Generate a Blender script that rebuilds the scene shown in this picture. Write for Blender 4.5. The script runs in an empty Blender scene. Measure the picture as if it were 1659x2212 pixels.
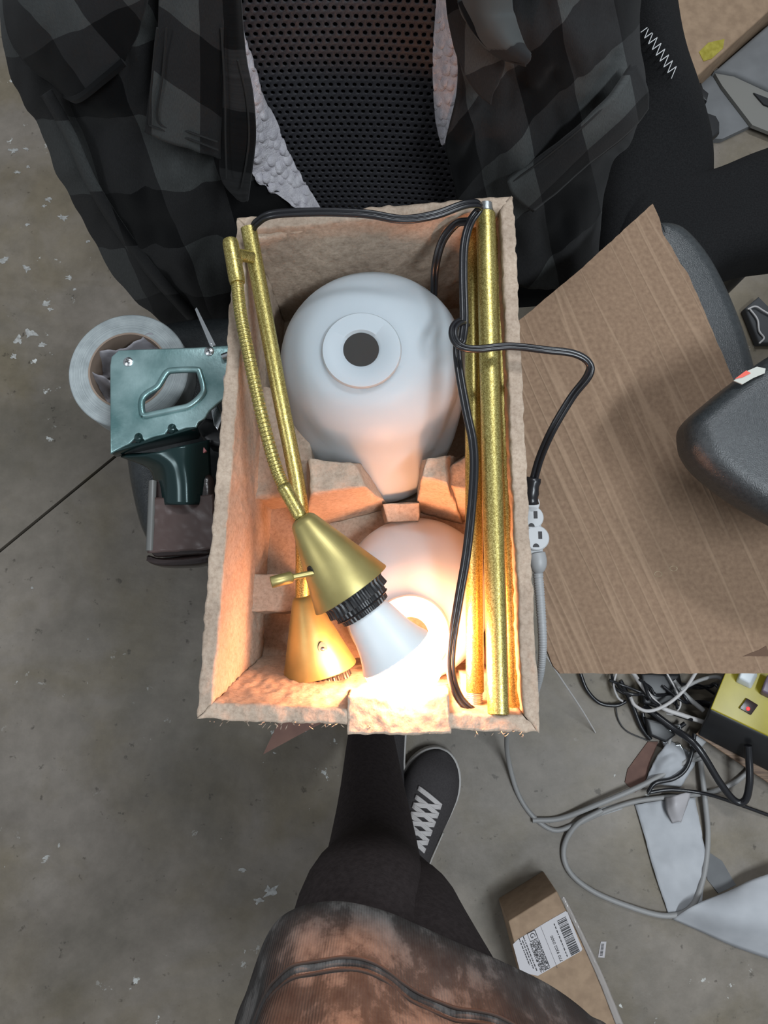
import bpy, bmesh, math, random
from mathutils import Vector, Matrix, noise
random.seed(7)
scene = bpy.context.scene
COL = scene.collection

# ------------------------------------------------------------------ camera
CAM_H = 1.30
PITCH = math.radians(10)
FPX = 1534.0
cd = bpy.data.cameras.new('camera'); cam = bpy.data.objects.new('camera', cd); COL.objects.link(cam)
cd.sensor_fit = 'VERTICAL'; cd.sensor_height = 36.0; cd.lens = 36.0*FPX/2212.0
cd.clip_start = 0.02
cam.location = (0, 0, CAM_H); cam.rotation_euler = (PITCH, 0, 0)
scene.camera = cam

# ------------------------------------------------------------------ world, lights, exposure
w = bpy.data.worlds.new('world'); scene.world = w; w.use_nodes = True
w.node_tree.nodes['Background'].inputs[0].default_value = (0.86, 0.93, 1.0, 1)
w.node_tree.nodes['Background'].inputs[1].default_value = 0.36
def area(name, loc, target, sx, sy, power, color):
    l = bpy.data.lights.new(name, 'AREA'); l.shape = 'RECTANGLE'; l.size = sx; l.size_y = sy
    l.energy = power; l.color = color
    o = bpy.data.objects.new(name, l); COL.objects.link(o); o.location = loc
    o.rotation_euler = (Vector(target)-Vector(loc)).to_track_quat('-Z', 'Y').to_euler()
    return o
area('ceiling_tube_and_fill', (1.0, -0.55, 2.75), (0.1, 0.0, 0.3), 1.2, 0.18, 46, (0.86, 0.94, 1.0))
area('ceiling_tube_and_fill', (0.55, 1.5, 2.85), (0.0, 0.2, 0.5), 1.2, 0.22, 34, (0.9, 0.95, 1.0))
area('ceiling_tube_and_fill', (-1.8, -0.5, 2.85), (-0.3, 0.0, 0.3), 0.22, 1.2, 15, (0.9, 0.95, 1.0))  # fill added to brighten the floor at left, no known tube there
vs = scene.view_settings
vs.view_transform = 'Standard'; vs.look = 'None'; vs.gamma = 1.0; vs.use_curve_mapping = False
vs.exposure = 0.0

# ------------------------------------------------------------------ geometry helpers
cF = Vector((0, math.sin(PITCH), -math.cos(PITCH))); cU = Vector((0, math.cos(PITCH), math.sin(PITCH)))
EYE = Vector((0, 0, CAM_H))
def ray(px, py): return cF + Vector((1, 0, 0))*((px-829.5)/FPX) + cU*((1106-py)/FPX)
def P(px, py, z):
    d = ray(px, py); return EYE + d*((z-CAM_H)/d.z)
BN = Vector((0, -1, 0.255)).normalized(); BP = Vector((0, 0.463, 0.60))
def PB(px, py, off=0.0):           # point on the reclined backrest, 'off' in front of it
    d = ray(px, py); q = BP + BN*off
    return EYE + d*((q-EYE).dot(BN)/d.dot(BN))
def scl(p): return (p-EYE).dot(cF)/FPX          # metres per photo pixel at p

def crv(pts, n):
    """catmull-rom resample of a list of Vectors (or tuples) to n points, uniform in parameter"""
    pts = [Vector(p) for p in pts]; m = len(pts)
    if m == 2: return [pts[0].lerp(pts[1], i/(n-1)) for i in range(n)]
    out = []
    for i in range(n):
        t = i/(n-1)*(m-1); k = min(int(t), m-2); f = t-k
        p1, p2 = pts[k], pts[k+1]
        p0 = pts[k-1] if k > 0 else p1*2-p2
        p3 = pts[k+2] if k+2 < m else p2*2-p1
        out.append(0.5*((2*p1)+(p2-p0)*f+(2*p0-5*p1+4*p2-p3)*f*f+(3*p1-p0-3*p2+p3)*f**3))
    return out

LOC = {}
def thing(name, label, cat, loc, group=None, kind=None):
    o = bpy.data.objects.new(name, None); COL.objects.link(o); o.location = loc
    o.empty_display_size = 0.03
    o['label'] = label; o['category'] = cat
    if group: o['group'] = group
    if kind: o['kind'] = kind
    LOC[o.name] = Vector(loc)
    return o
def tag(o, label, cat, group=None, kind=None):
    o['label'] = label; o['category'] = cat
    if group: o['group'] = group
    if kind: o['kind'] = kind
    return o
def obj(name, verts, faces, m, parent=None, smooth=True, uvs=None):
    vs_ = [Vector(v) for v in verts]
    lo = Vector((min(v.x for v in vs_), min(v.y for v in vs_), min(v.z for v in vs_)))
    hi = Vector((max(v.x for v in vs_), max(v.y for v in vs_), max(v.z for v in vs_)))
    c = Vector(((lo.x+hi.x)/2, (lo.y+hi.y)/2, lo.z))
    me = bpy.data.meshes.new(name); me.from_pydata([v-c for v in vs_], [], faces)
    if uvs:
        ul = me.uv_layers.new(name='UVMap')
        for lp in me.loops: ul.data[lp.index].uv = uvs[lp.vertex_index]
    if smooth: me.polygons.foreach_set('use_smooth', [True]*len(me.polygons))
    bm = bmesh.new(); bm.from_mesh(me); bmesh.ops.recalc_face_normals(bm, faces=bm.faces); bm.to_mesh(me); bm.free()
    me.materials.append(m); me.update()
    o = bpy.data.objects.new(name, me); COL.objects.link(o)
    o.location = c - (LOC[parent.name] if parent else Vector((0, 0, 0)))
    LOC[o.name] = c
    if parent: o.parent = parent
    return o
class MB:
    def __init__(s): s.v = []; s.f = []; s.u = []
    def add(s, v, f, u=None):
        n = len(s.v); s.v += [Vector(a) for a in v]; s.f += [tuple(i+n for i in q) for q in f]
        s.u += u if u else [(0, 0)]*len(v)
        return s
    def build(s, name, m, parent=None, smooth=True, uv=False):
        return obj(name, s.v, s.f, m, parent, smooth, s.u if uv else None)
def solid(o, t, offset=-1.0):
    md = o.modifiers.new('thickness', 'SOLIDIFY'); md.thickness = t; md.offset = offset; return o
def bevel(o, wd, seg=2, ang=35):
    md = o.modifiers.new('bevel', 'BEVEL'); md.width = wd; md.segments = seg; md.limit_method = 'ANGLE'; md.angle_limit = math.radians(ang)
    return o
def autosmooth(o, deg=35):
    me = o.data
    bm = bmesh.new(); bm.from_mesh(me)
    for e in bm.edges:
        if len(e.link_faces) == 2 and e.calc_face_angle(0) > math.radians(deg): e.smooth = False
    bm.to_mesh(me); bm.free(); return o

def loftgeo(cols, mapper, nu, nv, uvf=None, disp=None):
    rows = [crv([Vector(p) for p in c], nv) for c in cols]
    v, uv = [], []
    for j in range(nv):
        r = crv([rows[k][j] for k in range(len(cols))], nu)
        for i, q in enumerate(r):
            p = mapper(q.x, q.y, q.z)
            if disp: p = p + disp(q, p, i/(nu-1), j/(nv-1))
            v.append(p); uv.append(uvf(q.x, q.y) if uvf else (i/(nu-1), j/(nv-1)))
    f = [(j*nu+i, j*nu+i+1, (j+1)*nu+i+1, (j+1)*nu+i) for j in range(nv-1) for i in range(nu-1)]
    return v, f, uv
def loft(name, cols, mapper, nu, nv, m, parent=None, thick=0.004, uvf=None, disp=None):
    v, f, uv = loftgeo(cols, mapper, nu, nv, uvf, disp)
    o = obj(name, v, f, m, parent, True, uv)
    if thick: solid(o, thick, 0)
    return o

def tubegeo(path, rad, segs=8, caps=True):
    """rad: float or function(t)->float"""
    n = len(path); v, f = [], []
    t0 = (path[1]-path[0]).normalized()
    a = t0.cross(Vector((0, 0, 1)));
    if a.length < 1e-3: a = t0.cross(Vector((1, 0, 0)))
    a.normalize()
    for i, p in enumerate(path):
        t = (path[min(i+1, n-1)]-path[max(i-1, 0)]).normalized()
        a = (a - t*a.dot(t)); a.normalize(); b = t.cross(a)
        r = rad(i/(n-1)) if callable(rad) else rad
        for k in range(segs):
            an = 2*math.pi*k/segs; v.append(p + a*(r*math.cos(an)) + b*(r*math.sin(an)))
    for i in range(n-1):
        for k in range(segs):
            k2 = (k+1) % segs
            f.append((i*segs+k, i*segs+k2, (i+1)*segs+k2, (i+1)*segs+k))
    if caps:
        f.append(tuple(range(segs))[::-1]); f.append(tuple((n-1)*segs+k for k in range(segs)))
    return v, f
def tube(name, pts, r, m, parent=None, n=None, segs=10, smooth=True):
    path = crv(pts, n or max(2, (len(pts)-1)*10))
    v, f = tubegeo(path, r, segs); return autosmooth(obj(name, v, f, m, parent, smooth), 50)
def zipgeo(pts, r, n=None, up=Vector((0, 0, 1)), segs=8):
    path = crv(pts, n or (len(pts)-1)*9); mb = MB(); L = []; 
    for i in range(len(path)):
        t = (path[min(i+1, len(path)-1)]-path[max(i-1, 0)]).normalized()
        l = t.cross(up)
        if l.length < 0.2: l = L[-1] if L else t.cross(Vector((1, 0, 0)))
        l.normalize()
        if L and l.dot(L[-1]) < 0: l = -l
        if L: l = (L[-1]*0.6 + l*0.4).normalized()
        L.append(l)
    for s in (-1, 1):
        mb.add(*tubegeo([p+l*(s*r*0.9) for p, l in zip(path, L)], r, segs))
    mb.add(*tubegeo(path, r*0.55, 6))
    return mb
def frame_axis(d):
    d = d.normalized(); a = d.cross(Vector((0, 0, 1)))
    if a.length < 1e-3: a = Vector((1, 0, 0))
    a.normalize(); return d, a, d.cross(a)
def revgeo(prof, o, d, segs=48, tooth=None):
    d, a, b = frame_axis(d); v, f = [], []
    for (r, h) in prof:
        for k in range(segs):
            an = 2*math.pi*k/segs; rr = r*(tooth(k) if tooth else 1)
            v.append(o + d*h + a*(rr*math.cos(an)) + b*(rr*math.sin(an)))
    for i in range(len(prof)-1):
        for k in range(segs):
            k2 = (k+1) % segs; f.append((i*segs+k, i*segs+k2, (i+1)*segs+k2, (i+1)*segs+k))
    return v, f
def rev(name, prof, o, d, m, parent=None, segs=48, tooth=None, ang=40):
    v, f = revgeo(prof, o, d, segs, tooth); return autosmooth(obj(name, v, f, m, parent), ang)
def hexgeo(bot, top, n=(1, 1, 1), amp=0.0, freq=60, seed=0):
    """subdivided hexahedron from two quads (a,b,c,d) each, surface only, roughened"""
    nx, ny, nz = n; idx = {}; v, f = [], []
    def pt(i, j, k):
        key = (i, j, k)
        if key in idx: return idx[key]
        x, y, z = i/nx, j/ny, k/nz
        def q(s): return s[0]*(1-x)*(1-y)+s[1]*x*(1-y)+s[2]*x*y+s[3]*(1-x)*y
        p = q(bot)*(1-z)+q(top)*z
        if amp:
            s = p*freq + Vector((seed, seed*1.7, 0))
            p = p + noise.noise_vector(s)*amp + noise.noise_vector(s*0.22)*amp*0.7
        idx[key] = len(v); v.append(p); return idx[key]
    for i in range(nx):
        for j in range(ny):
            f.append((pt(i, j, 0), pt(i, j+1, 0), pt(i+1, j+1, 0), pt(i+1, j, 0)))
            f.append((pt(i, j, nz), pt(i+1, j, nz), pt(i+1, j+1, nz), pt(i, j+1, nz)))
    for i in range(nx):
        for k in range(nz):
            f.append((pt(i, 0, k), pt(i+1, 0, k), pt(i+1, 0, k+1), pt(i, 0, k+1)))
            f.append((pt(i, ny, k), pt(i, ny, k+1), pt(i+1, ny, k+1), pt(i+1, ny, k)))
    for j in range(ny):
        for k in range(nz):
            f.append((pt(0, j, k), pt(0, j, k+1), pt(0, j+1, k+1), pt(0, j+1, k)))
            f.append((pt(nx, j, k), pt(nx, j+1, k), pt(nx, j+1, k+1), pt(nx, j, k+1)))
    return v, f
def hexa(name, bot, top, m, parent=None, n=(1, 1, 1), amp=0.0, freq=60, bev=0, seed=0, smooth=None):
    v, f = hexgeo([Vector(p) for p in bot], [Vector(p) for p in top], n, amp, freq, seed)
    o = obj(name, v, f, m, parent, bool(amp) if smooth is None else smooth)
    if bev: bevel(o, bev, 3); o.data.polygons.foreach_set('use_smooth', [True]*len(o.data.polygons))
    return o
def quadpx(pts, z): return [P(x, y, z) for x, y in pts]

def plategeo(outer, holes=(), t=0.002, z=0.0, bev=0.0, res=2, samples=0):
    """horizontal plate with holes; outer/holes are world xy Vectors; top at z"""
    cu = bpy.data.curves.new('tmp', 'CURVE'); cu.dimensions = '2D'; cu.fill_mode = 'BOTH'
    cu.extrude = max(t/2-bev, 0.0001); cu.bevel_depth = bev; cu.bevel_resolution = res; cu.offset = -bev
    for loop in [outer]+list(holes):
        sp = cu.splines.new('POLY'); sp.points.add(len(loop)-1); sp.use_cyclic_u = True
        for k, p in enumerate(loop): sp.points[k].co = (p[0], p[1], 0, 1)
    o = bpy.data.objects.new('tmp', cu); COL.objects.link(o)
    dg = bpy.context.evaluated_depsgraph_get(); dg.update()
    me = bpy.data.meshes.new_from_object(o.evaluated_get(dg))
    bm = bmesh.new(); bm.from_mesh(me); bmesh.ops.remove_doubles(bm, verts=bm.verts, dist=1e-6)
    bm.verts.ensure_lookup_table()
    v = [x.co.copy()+Vector((0, 0, z-t/2)) for x in bm.verts]; f = [tuple(y.index for y in q.verts) for q in bm.faces]
    bm.free(); bpy.data.meshes.remove(me); bpy.data.objects.remove(o); bpy.data.curves.remove(cu)
    return v, f
def closed(pts, n):
    """smooth closed curve through pts"""
    pts = [Vector(p) for p in pts]; m = len(pts); out = []
    for i in range(n):
        t = i/n*m; k = int(t) % m; f = t-int(t)
        p0, p1, p2, p3 = pts[(k-1) % m], pts[k], pts[(k+1) % m], pts[(k+2) % m]
        out.append(0.5*((2*p1)+(p2-p0)*f+(2*p0-5*p1+4*p2-p3)*f*f+(3*p1-p0-3*p2+p3)*f**3))
    return out
def plate(name, px, z, t, m, parent=None, bev=0.0, holes=(), smooth=False, round_=0, res=2, jag=0.0, warp=None):
    o2 = [P(x, y, z) for x, y in px]
    if round_: o2 = closed(o2, round_)
    if jag:
        q = []
        for i in range(len(o2)):
            a, b = o2[i], o2[(i+1) % len(o2)]; k = max(1, int((b-a).length/0.006))
            for s in range(k):
                p = a.lerp(b, s/k)
                q.append(p + (noise.noise_vector(p*150)*jag if s else Vector((0, 0, 0))))
        o2 = q
    hs = [[P(x, y, z) for x, y in h] for h in holes]
    v, f = plategeo(o2, hs, t, z, bev, res)
    if warp: v = [warp(p) for p in v]
    return autosmooth(obj(name, v, f, m, parent, True if (bev or smooth) else False), 40)
def text(name, body, center, xdir, size, m, parent=None, t=0.0001):
    cu = bpy.data.curves.new('tmp', 'FONT'); cu.body = body; cu.size = size; cu.align_x = 'CENTER'; cu.align_y = 'CENTER'; cu.extrude = t
    o = bpy.data.objects.new('tmp', cu); COL.objects.link(o)
    dg = bpy.context.evaluated_depsgraph_get(); dg.update()
    me = bpy.data.meshes.new_from_object(o.evaluated_get(dg))
    x = Vector(xdir).normalized(); zz = Vector((0, 0, 1)); y = zz.cross(x)
    v = [Vector(center)+x*q.co.x+y*q.co.y+zz*q.co.z for q in me.vertices]; f = [tuple(p.vertices) for p in me.polygons]
    bpy.data.objects.remove(o); bpy.data.curves.remove(cu); bpy.data.meshes.remove(me)
    return obj(name, v, f, m, parent, False)

# ------------------------------------------------------------------ materials
MATS = {}
def nt(name):
    m = bpy.data.materials.new(name); m.use_nodes = True; n = m.node_tree
    return m, n, n.nodes['Principled BSDF']
def N(n, typ, **kw):
    x = n.nodes.new(typ)
    for k, v in kw.items():
        if k.startswith('i_'):
            key = k[2:]; key = int(key) if key.isdigit() else key.replace('_', ' ')
            x.inputs[key].default_value = v
        else: setattr(x, k, v)
    return x
def ramp(n, stops, interp='LINEAR'):
    r = n.nodes.new('ShaderNodeValToRGB'); r.color_ramp.interpolation = interp
    e = r.color_ramp.elements
    while len(e) < len(stops): e.new(0.5)
    for k, (p, c) in enumerate(stops):
        e[k].position = p; e[k].color = (c[0], c[1], c[2], 1)
    return r
def mat(name, c1, c2=None, scale=40, rough=0.6, metal=0.0, bump=0.0, bscale=200, detail=5, coat=0.0, lo=0.35, hi=0.65, stretch=None, spec=0.5, sheen=0.0):
    if name in MATS: return MATS[name]
    m, n, b = nt(name); L = n.links
    tc = N(n, 'ShaderNodeTexCoord'); co = tc.outputs['Object']
    if stretch:
        mp = N(n, 'ShaderNodeMapping'); mp.inputs['Scale'].default_value = stretch; L.new(co, mp.inputs[0]); co = mp.outputs[0]
    b.inputs['Roughness'].default_value = rough; b.inputs['Metallic'].default_value = metal
    b.inputs['Specular IOR Level'].default_value = spec
    b.inputs['Coat Weight'].default_value = coat; b.inputs['Coat Roughness'].default_value = 0.12
    b.inputs['Sheen Weight'].default_value = sheen
    if c2:
        t = N(n, 'ShaderNodeTexNoise', i_Scale=scale, i_Detail=detail); L.new(co, t.inputs['Vector'])
        r = ramp(n, [(lo, c1), (hi, c2)]); L.new(t.outputs[0], r.inputs[0]); L.new(r.outputs[0], b.inputs['Base Color'])
    else: b.inputs['Base Color'].default_value = (*c1, 1)
    if bump:
        t = N(n, 'ShaderNodeTexNoise', i_Scale=bscale, i_Detail=4); L.new(co, t.inputs['Vector'])
        bp = N(n, 'ShaderNodeBump', i_Strength=bump, i_Distance=0.002); L.new(t.outputs[0], bp.inputs['Height']); L.new(bp.outputs[0], b.inputs['Normal'])
    MATS[name] = m; return m
def emit(name, c, s):
    m, n, b = nt(name); b.inputs['Base Color'].default_value = (*c, 1)
    b.inputs['Emission Color'].default_value = (*c, 1); b.inputs['Emission Strength'].default_value = s; return m

def concrete():
    m, n, b = nt('concrete'); L = n.links; co = N(n, 'ShaderNodeTexCoord').outputs['Object']
    def tex(scale, detail=6, rough=0.6, dist=0.0):
        t = N(n, 'ShaderNodeTexNoise', i_Scale=scale, i_Detail=detail, i_Roughness=rough, i_Distortion=dist); L.new(co, t.inputs['Vector']); return t.outputs[0]
    base = ramp(n, [(0.30, (0.108, 0.094, 0.072)), (0.52, (0.182, 0.157, 0.129)), (0.72, (0.248, 0.218, 0.185))]); L.new(tex(2.6, 9, 0.62, 0.6), base.inputs[0])
    fine = ramp(n, [(0.35, (0.84, 0.83, 0.81)), (0.62, (1.05, 1.04, 1.03))]); L.new(tex(28, 8, 0.7), fine.inputs[0])
    mul = N(n, 'ShaderNodeMix', data_type='RGBA', blend_type='MULTIPLY'); mul.inputs[0].default_value = 1
    L.new(base.outputs[0], mul.inputs[6]); L.new(fine.outputs[0], mul.inputs[7])
    # dark pores
    por = ramp(n, [(0.27, (0.45, 0.43, 0.40)), (0.34, (1, 1, 1))]); L.new(tex(55, 3), por.inputs[0])
    mul2 = N(n, 'ShaderNodeMix', data_type='RGBA', blend_type='MULTIPLY'); mul2.inputs[0].default_value = 1
    L.new(mul.outputs[2], mul2.inputs[6]); L.new(por.outputs[0], mul2.inputs[7])
    # brownish stains beyond the joint line
    st = ramp(n, [(0.46, (0, 0, 0)), (0.62, (1, 1, 1))]); L.new(tex(3.8, 7, 0.6, 0.5), st.inputs[0])
    stm = N(n, 'ShaderNodeMix', data_type='RGBA', blend_type='MULTIPLY'); L.new(mul2.outputs[2], stm.inputs[6]); stm.inputs[7].default_value = (0.86, 0.82, 0.68, 1)
    L.new(st.outputs[0], stm.inputs[0])
    # white paint splashes: clusters of specks
    sp = ramp(n, [(0.655, (0, 0, 0)), (0.675, (1, 1, 1))]); L.new(tex(34, 5, 0.65, 0.2), sp.inputs[0])
    cl = ramp(n, [(0.50, (0, 0, 0)), (0.60, (1, 1, 1))]); L.new(tex(4.2, 2), cl.inputs[0])
    mm = N(n, 'ShaderNodeMath', operation='MULTIPLY'); L.new(sp.outputs[0], mm.inputs[0]); L.new(cl.outputs[0], mm.inputs[1])
    fin = N(n, 'ShaderNodeMix', data_type='RGBA'); L.new(mm.outputs[0], fin.inputs[0]); L.new(stm.outputs[2], fin.inputs[6]); fin.inputs[7].default_value = (0.52, 0.53, 0.51, 1)
    L.new(fin.outputs[2], b.inputs['Base Color']); b.inputs['Roughness'].default_value = 0.52
    bp = N(n, 'ShaderNodeBump', i_Strength=0.25, i_Distance=0.002); L.new(tex(60, 6), bp.inputs['Height']); L.new(bp.outputs[0], b.inputs['Normal'])
    return m
def pulp():
    m, n, b = nt('moulded_pulp'); L = n.links; co = N(n, 'ShaderNodeTexCoord').outputs['Object']
    t = N(n, 'ShaderNodeTexNoise', i_Scale=260, i_Detail=8, i_Roughness=0.75); L.new(co, t.inputs['Vector'])
    r = ramp(n, [(0.30, (0.28, 0.215, 0.165)), (0.5, (0.40, 0.32, 0.255)), (0.72, (0.49, 0.405, 0.33))]); L.new(t.outputs[0], r.inputs[0])
    t2 = N(n, 'ShaderNodeTexNoise', i_Scale=14, i_Detail=4); L.new(co, t2.inputs['Vector'])
    r2 = ramp(n, [(0.35, (0.80, 0.78, 0.76)), (0.65, (1.05, 1.03, 1.0))]); L.new(t2.outputs[0], r2.inputs[0])
    mx = N(n, 'ShaderNodeMix', data_type='RGBA', blend_type='MULTIPLY'); mx.inputs[0].default_value = 1; L.new(r.outputs[0], mx.inputs[6]); L.new(r2.outputs[0], mx.inputs[7])
    L.new(mx.outputs[2], b.inputs['Base Color']); b.inputs['Roughness'].default_value = 0.93; b.inputs['Specular IOR Level'].default_value = 0.15
    v = N(n, 'ShaderNodeTexNoise', i_Scale=330, i_Detail=5); L.new(co, v.inputs['Vector'])
    bp = N(n, 'ShaderNodeBump', i_Strength=0.4, i_Distance=0.0012); L.new(v.outputs[0], bp.inputs['Height']); L.new(bp.outputs[0], b.inputs['Normal'])
    return m
def corrugated():
    m, n, b = nt('corrugated_board'); L = n.links; co = N(n, 'ShaderNodeTexCoord').outputs['Object']
    mp = N(n, 'ShaderNodeMapping'); mp.inputs['Rotation'].default_value = (0, 0, math.radians(-21)); L.new(co, mp.inputs[0])
    sx = N(n, 'ShaderNodeSeparateXYZ'); L.new(mp.outputs[0], sx.inputs[0])
    # fine flutes
    wv = N(n, 'ShaderNodeTexWave', wave_type='BANDS', bands_direction='X'); wv.inputs['Scale'].default_value = 46; wv.inputs['Distortion'].default_value = 0.6; wv.inputs['Detail'].default_value = 2; wv.inputs['Detail Scale'].default_value = 0.4
    L.new(mp.outputs[0], wv.inputs[0])
    ms = N(n, 'ShaderNodeMapping'); ms.inputs['Scale'].default_value = (38, 1.6, 1); L.new(mp.outputs[0], ms.inputs[0])
    cr = N(n, 'ShaderNodeTexNoise', i_Scale=1.0, i_Detail=2); L.new(ms.outputs[0], cr.inputs['Vector'])
    crr = ramp(n, [(0.47, (0, 0, 0)), (0.50, (1, 1, 1)), (0.53, (0, 0, 0))]); L.new(cr.outputs[0], crr.inputs[0])
    h = N(n, 'ShaderNodeMath', operation='MULTIPLY_ADD'); L.new(wv.outputs[0], h.inputs[0]); h.inputs[1].default_value = 0.35; L.new(crr.outputs[0], h.inputs[2])
    bp = N(n, 'ShaderNodeBump', i_Strength=0.45, i_Distance=0.0022); L.new(h.outputs[0], bp.inputs['Height']); L.new(bp.outputs[0], b.inputs['Normal'])
    t = N(n, 'ShaderNodeTexNoise', i_Scale=230, i_Detail=6); L.new(co, t.inputs['Vector'])
    r = ramp(n, [(0.3, (0.165, 0.106, 0.070)), (0.7, (0.225, 0.150, 0.099))]); L.new(t.outputs[0], r.inputs[0])
    mx = N(n, 'ShaderNodeMix', data_type='RGBA'); L.new(crr.outputs[0], mx.inputs[0]); L.new(r.outputs[0], mx.inputs[6]); mx.inputs[7].default_value = (0.29, 0.20, 0.135, 1)
    ml = N(n, 'ShaderNodeMix', data_type='RGBA'); ml.inputs[0].default_value = 0.6; L.new(r.outputs[0], ml.inputs[6]); L.new(mx.outputs[2], ml.inputs[7])
    L.new(ml.outputs[2], b.inputs['Base Color']); b.inputs['Roughness'].default_value = 0.85; b.inputs['Specular IOR Level'].default_value = 0.2
    return m
def plaid():
    m, n, b = nt('plaid_flannel'); L = n.links
    uv = N(n, 'ShaderNodeTexCoord').outputs['UV']; sx = N(n, 'ShaderNodeSeparateXYZ'); L.new(uv, sx.inputs[0])
    def par(s):
        fl = N(n, 'ShaderNodeMath', operation='FLOOR'); L.new(s, fl.inputs[0])
        md = N(n, 'ShaderNodeMath', operation='FLOORED_MODULO'); L.new(fl.outputs[0], md.inputs[0]); md.inputs[1].default_value = 2.0; return md.outputs[0]
    ad = N(n, 'ShaderNodeMath', operation='ADD'); L.new(par(sx.outputs[0]), ad.inputs[0]); L.new(par(sx.outputs[1]), ad.inputs[1])
    hf = N(n, 'ShaderNodeMath', operation='MULTIPLY'); L.new(ad.outputs[0], hf.inputs[0]); hf.inputs[1].default_value = 0.5
    r = ramp(n, [(0.0, (0.0028, 0.0029, 0.0032)), (0.3, (0.0155, 0.0155, 0.016)), (0.8, (0.043, 0.0455, 0.045))], 'CONSTANT'); L.new(hf.outputs[0], r.inputs[0])
    mp = N(n, 'ShaderNodeMapping'); mp.inputs['Rotation'].default_value = (0, 0, math.radians(38)); mp.inputs['Scale'].default_value = (24, 3, 1); L.new(uv, mp.inputs[0])
    t = N(n, 'ShaderNodeTexNoise', i_Scale=6, i_Detail=6, i_Roughness=0.7); L.new(mp.outputs[0], t.inputs['Vector'])
    fr = ramp(n, [(0.3, (0.6, 0.6, 0.6)), (0.7, (1.45, 1.45, 1.45))]); L.new(t.outputs[0], fr.inputs[0])
    mx = N(n, 'ShaderNodeMix', data_type='RGBA', blend_type='MULTIPLY'); mx.inputs[0].default_value = 1; L.new(r.outputs[0], mx.inputs[6]); L.new(fr.outputs[0], mx.inputs[7])
    L.new(mx.outputs[2], b.inputs['Base Color']); b.inputs['Roughness'].default_value = 0.95; b.inputs['Specular IOR Level'].default_value = 0.1
    b.inputs['Sheen Weight'].default_value = 0.04
    bp = N(n, 'ShaderNodeBump', i_Strength=0.3, i_Distance=0.001); L.new(t.outputs[0], bp.inputs['Height']); L.new(bp.outputs[0], b.inputs['Normal'])
    return m
def glitter_brass():
    m, n, b = nt('speckled_brass'); L = n.links; co = N(n, 'ShaderNodeTexCoord').outputs['Object']
    t = N(n, 'ShaderNodeTexVoronoi', i_Scale=1500); L.new(co, t.inputs['Vector'])
    r = ramp(n, [(0.15, (0.24, 0.185, 0.05)), (0.55, (0.43, 0.355, 0.115)), (0.9, (0.66, 0.58, 0.24))]); L.new(t.outputs['Color'], r.inputs[0])
    L.new(r.outputs[0], b.inputs['Base Color']); b.inputs['Metallic'].default_value = 0.85; b.inputs['Roughness'].default_value = 0.36
    bp = N(n, 'ShaderNodeBump', i_Strength=0.18, i_Distance=0.0006); L.new(t.outputs['Color'], bp.inputs['Height']); L.new(bp.outputs[0], b.inputs['Normal'])
    return m
def frosted():
    m, n, b = nt('frosted_glass'); L = n.links
    b.inputs['Base Color'].default_value = (0.62, 0.70, 0.76, 1); b.inputs['Roughness'].default_value = 0.45
    tr = N(n, 'ShaderNodeBsdfTranslucent'); tr.inputs[0].default_value = (0.75, 0.74, 0.72, 1)
    mx = N(n, 'ShaderNodeMixShader'); mx.inputs[0].default_value = 0.50
    L.new(b.outputs[0], mx.inputs[1]); L.new(tr.outputs[0], mx.inputs[2]); L.new(mx.outputs[0], n.nodes['Material Output'].inputs[0])
    return m
def sweat():
    m, n, b = nt('washed_brown_fleece'); L = n.links; co = N(n, 'ShaderNodeTexCoord').outputs['Object']
    mp = N(n, 'ShaderNodeMapping'); mp.inputs['Scale'].default_value = (1.3, 0.7, 0.7); L.new(co, mp.inputs[0])
    t = N(n, 'ShaderNodeTexNoise', i_Scale=18, i_Detail=10, i_Roughness=0.68, i_Distortion=0.15); L.new(mp.outputs[0], t.inputs['Vector'])
    r = ramp(n, [(0.40, (0.046, 0.040, 0.038)), (0.50, (0.068, 0.064, 0.062)), (0.56, (0.14, 0.133, 0.128)), (0.66, (0.205, 0.195, 0.187))]); L.new(t.outputs[0], r.inputs[0])
    L.new(r.outputs[0], b.inputs['Base Color']); b.inputs['Roughness'].default_value = 0.95; b.inputs['Specular IOR Level'].default_value = 0.1
    wv = N(n, 'ShaderNodeTexWave', wave_type='BANDS', bands_direction='X'); wv.inputs['Scale'].default_value = 150; L.new(co, wv.inputs[0])
    bp = N(n, 'ShaderNodeBump', i_Strength=0.35, i_Distance=0.001); L.new(wv.outputs[0], bp.inputs['Height']); L.new(bp.outputs[0], b.inputs['Normal'])
    return m
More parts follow.
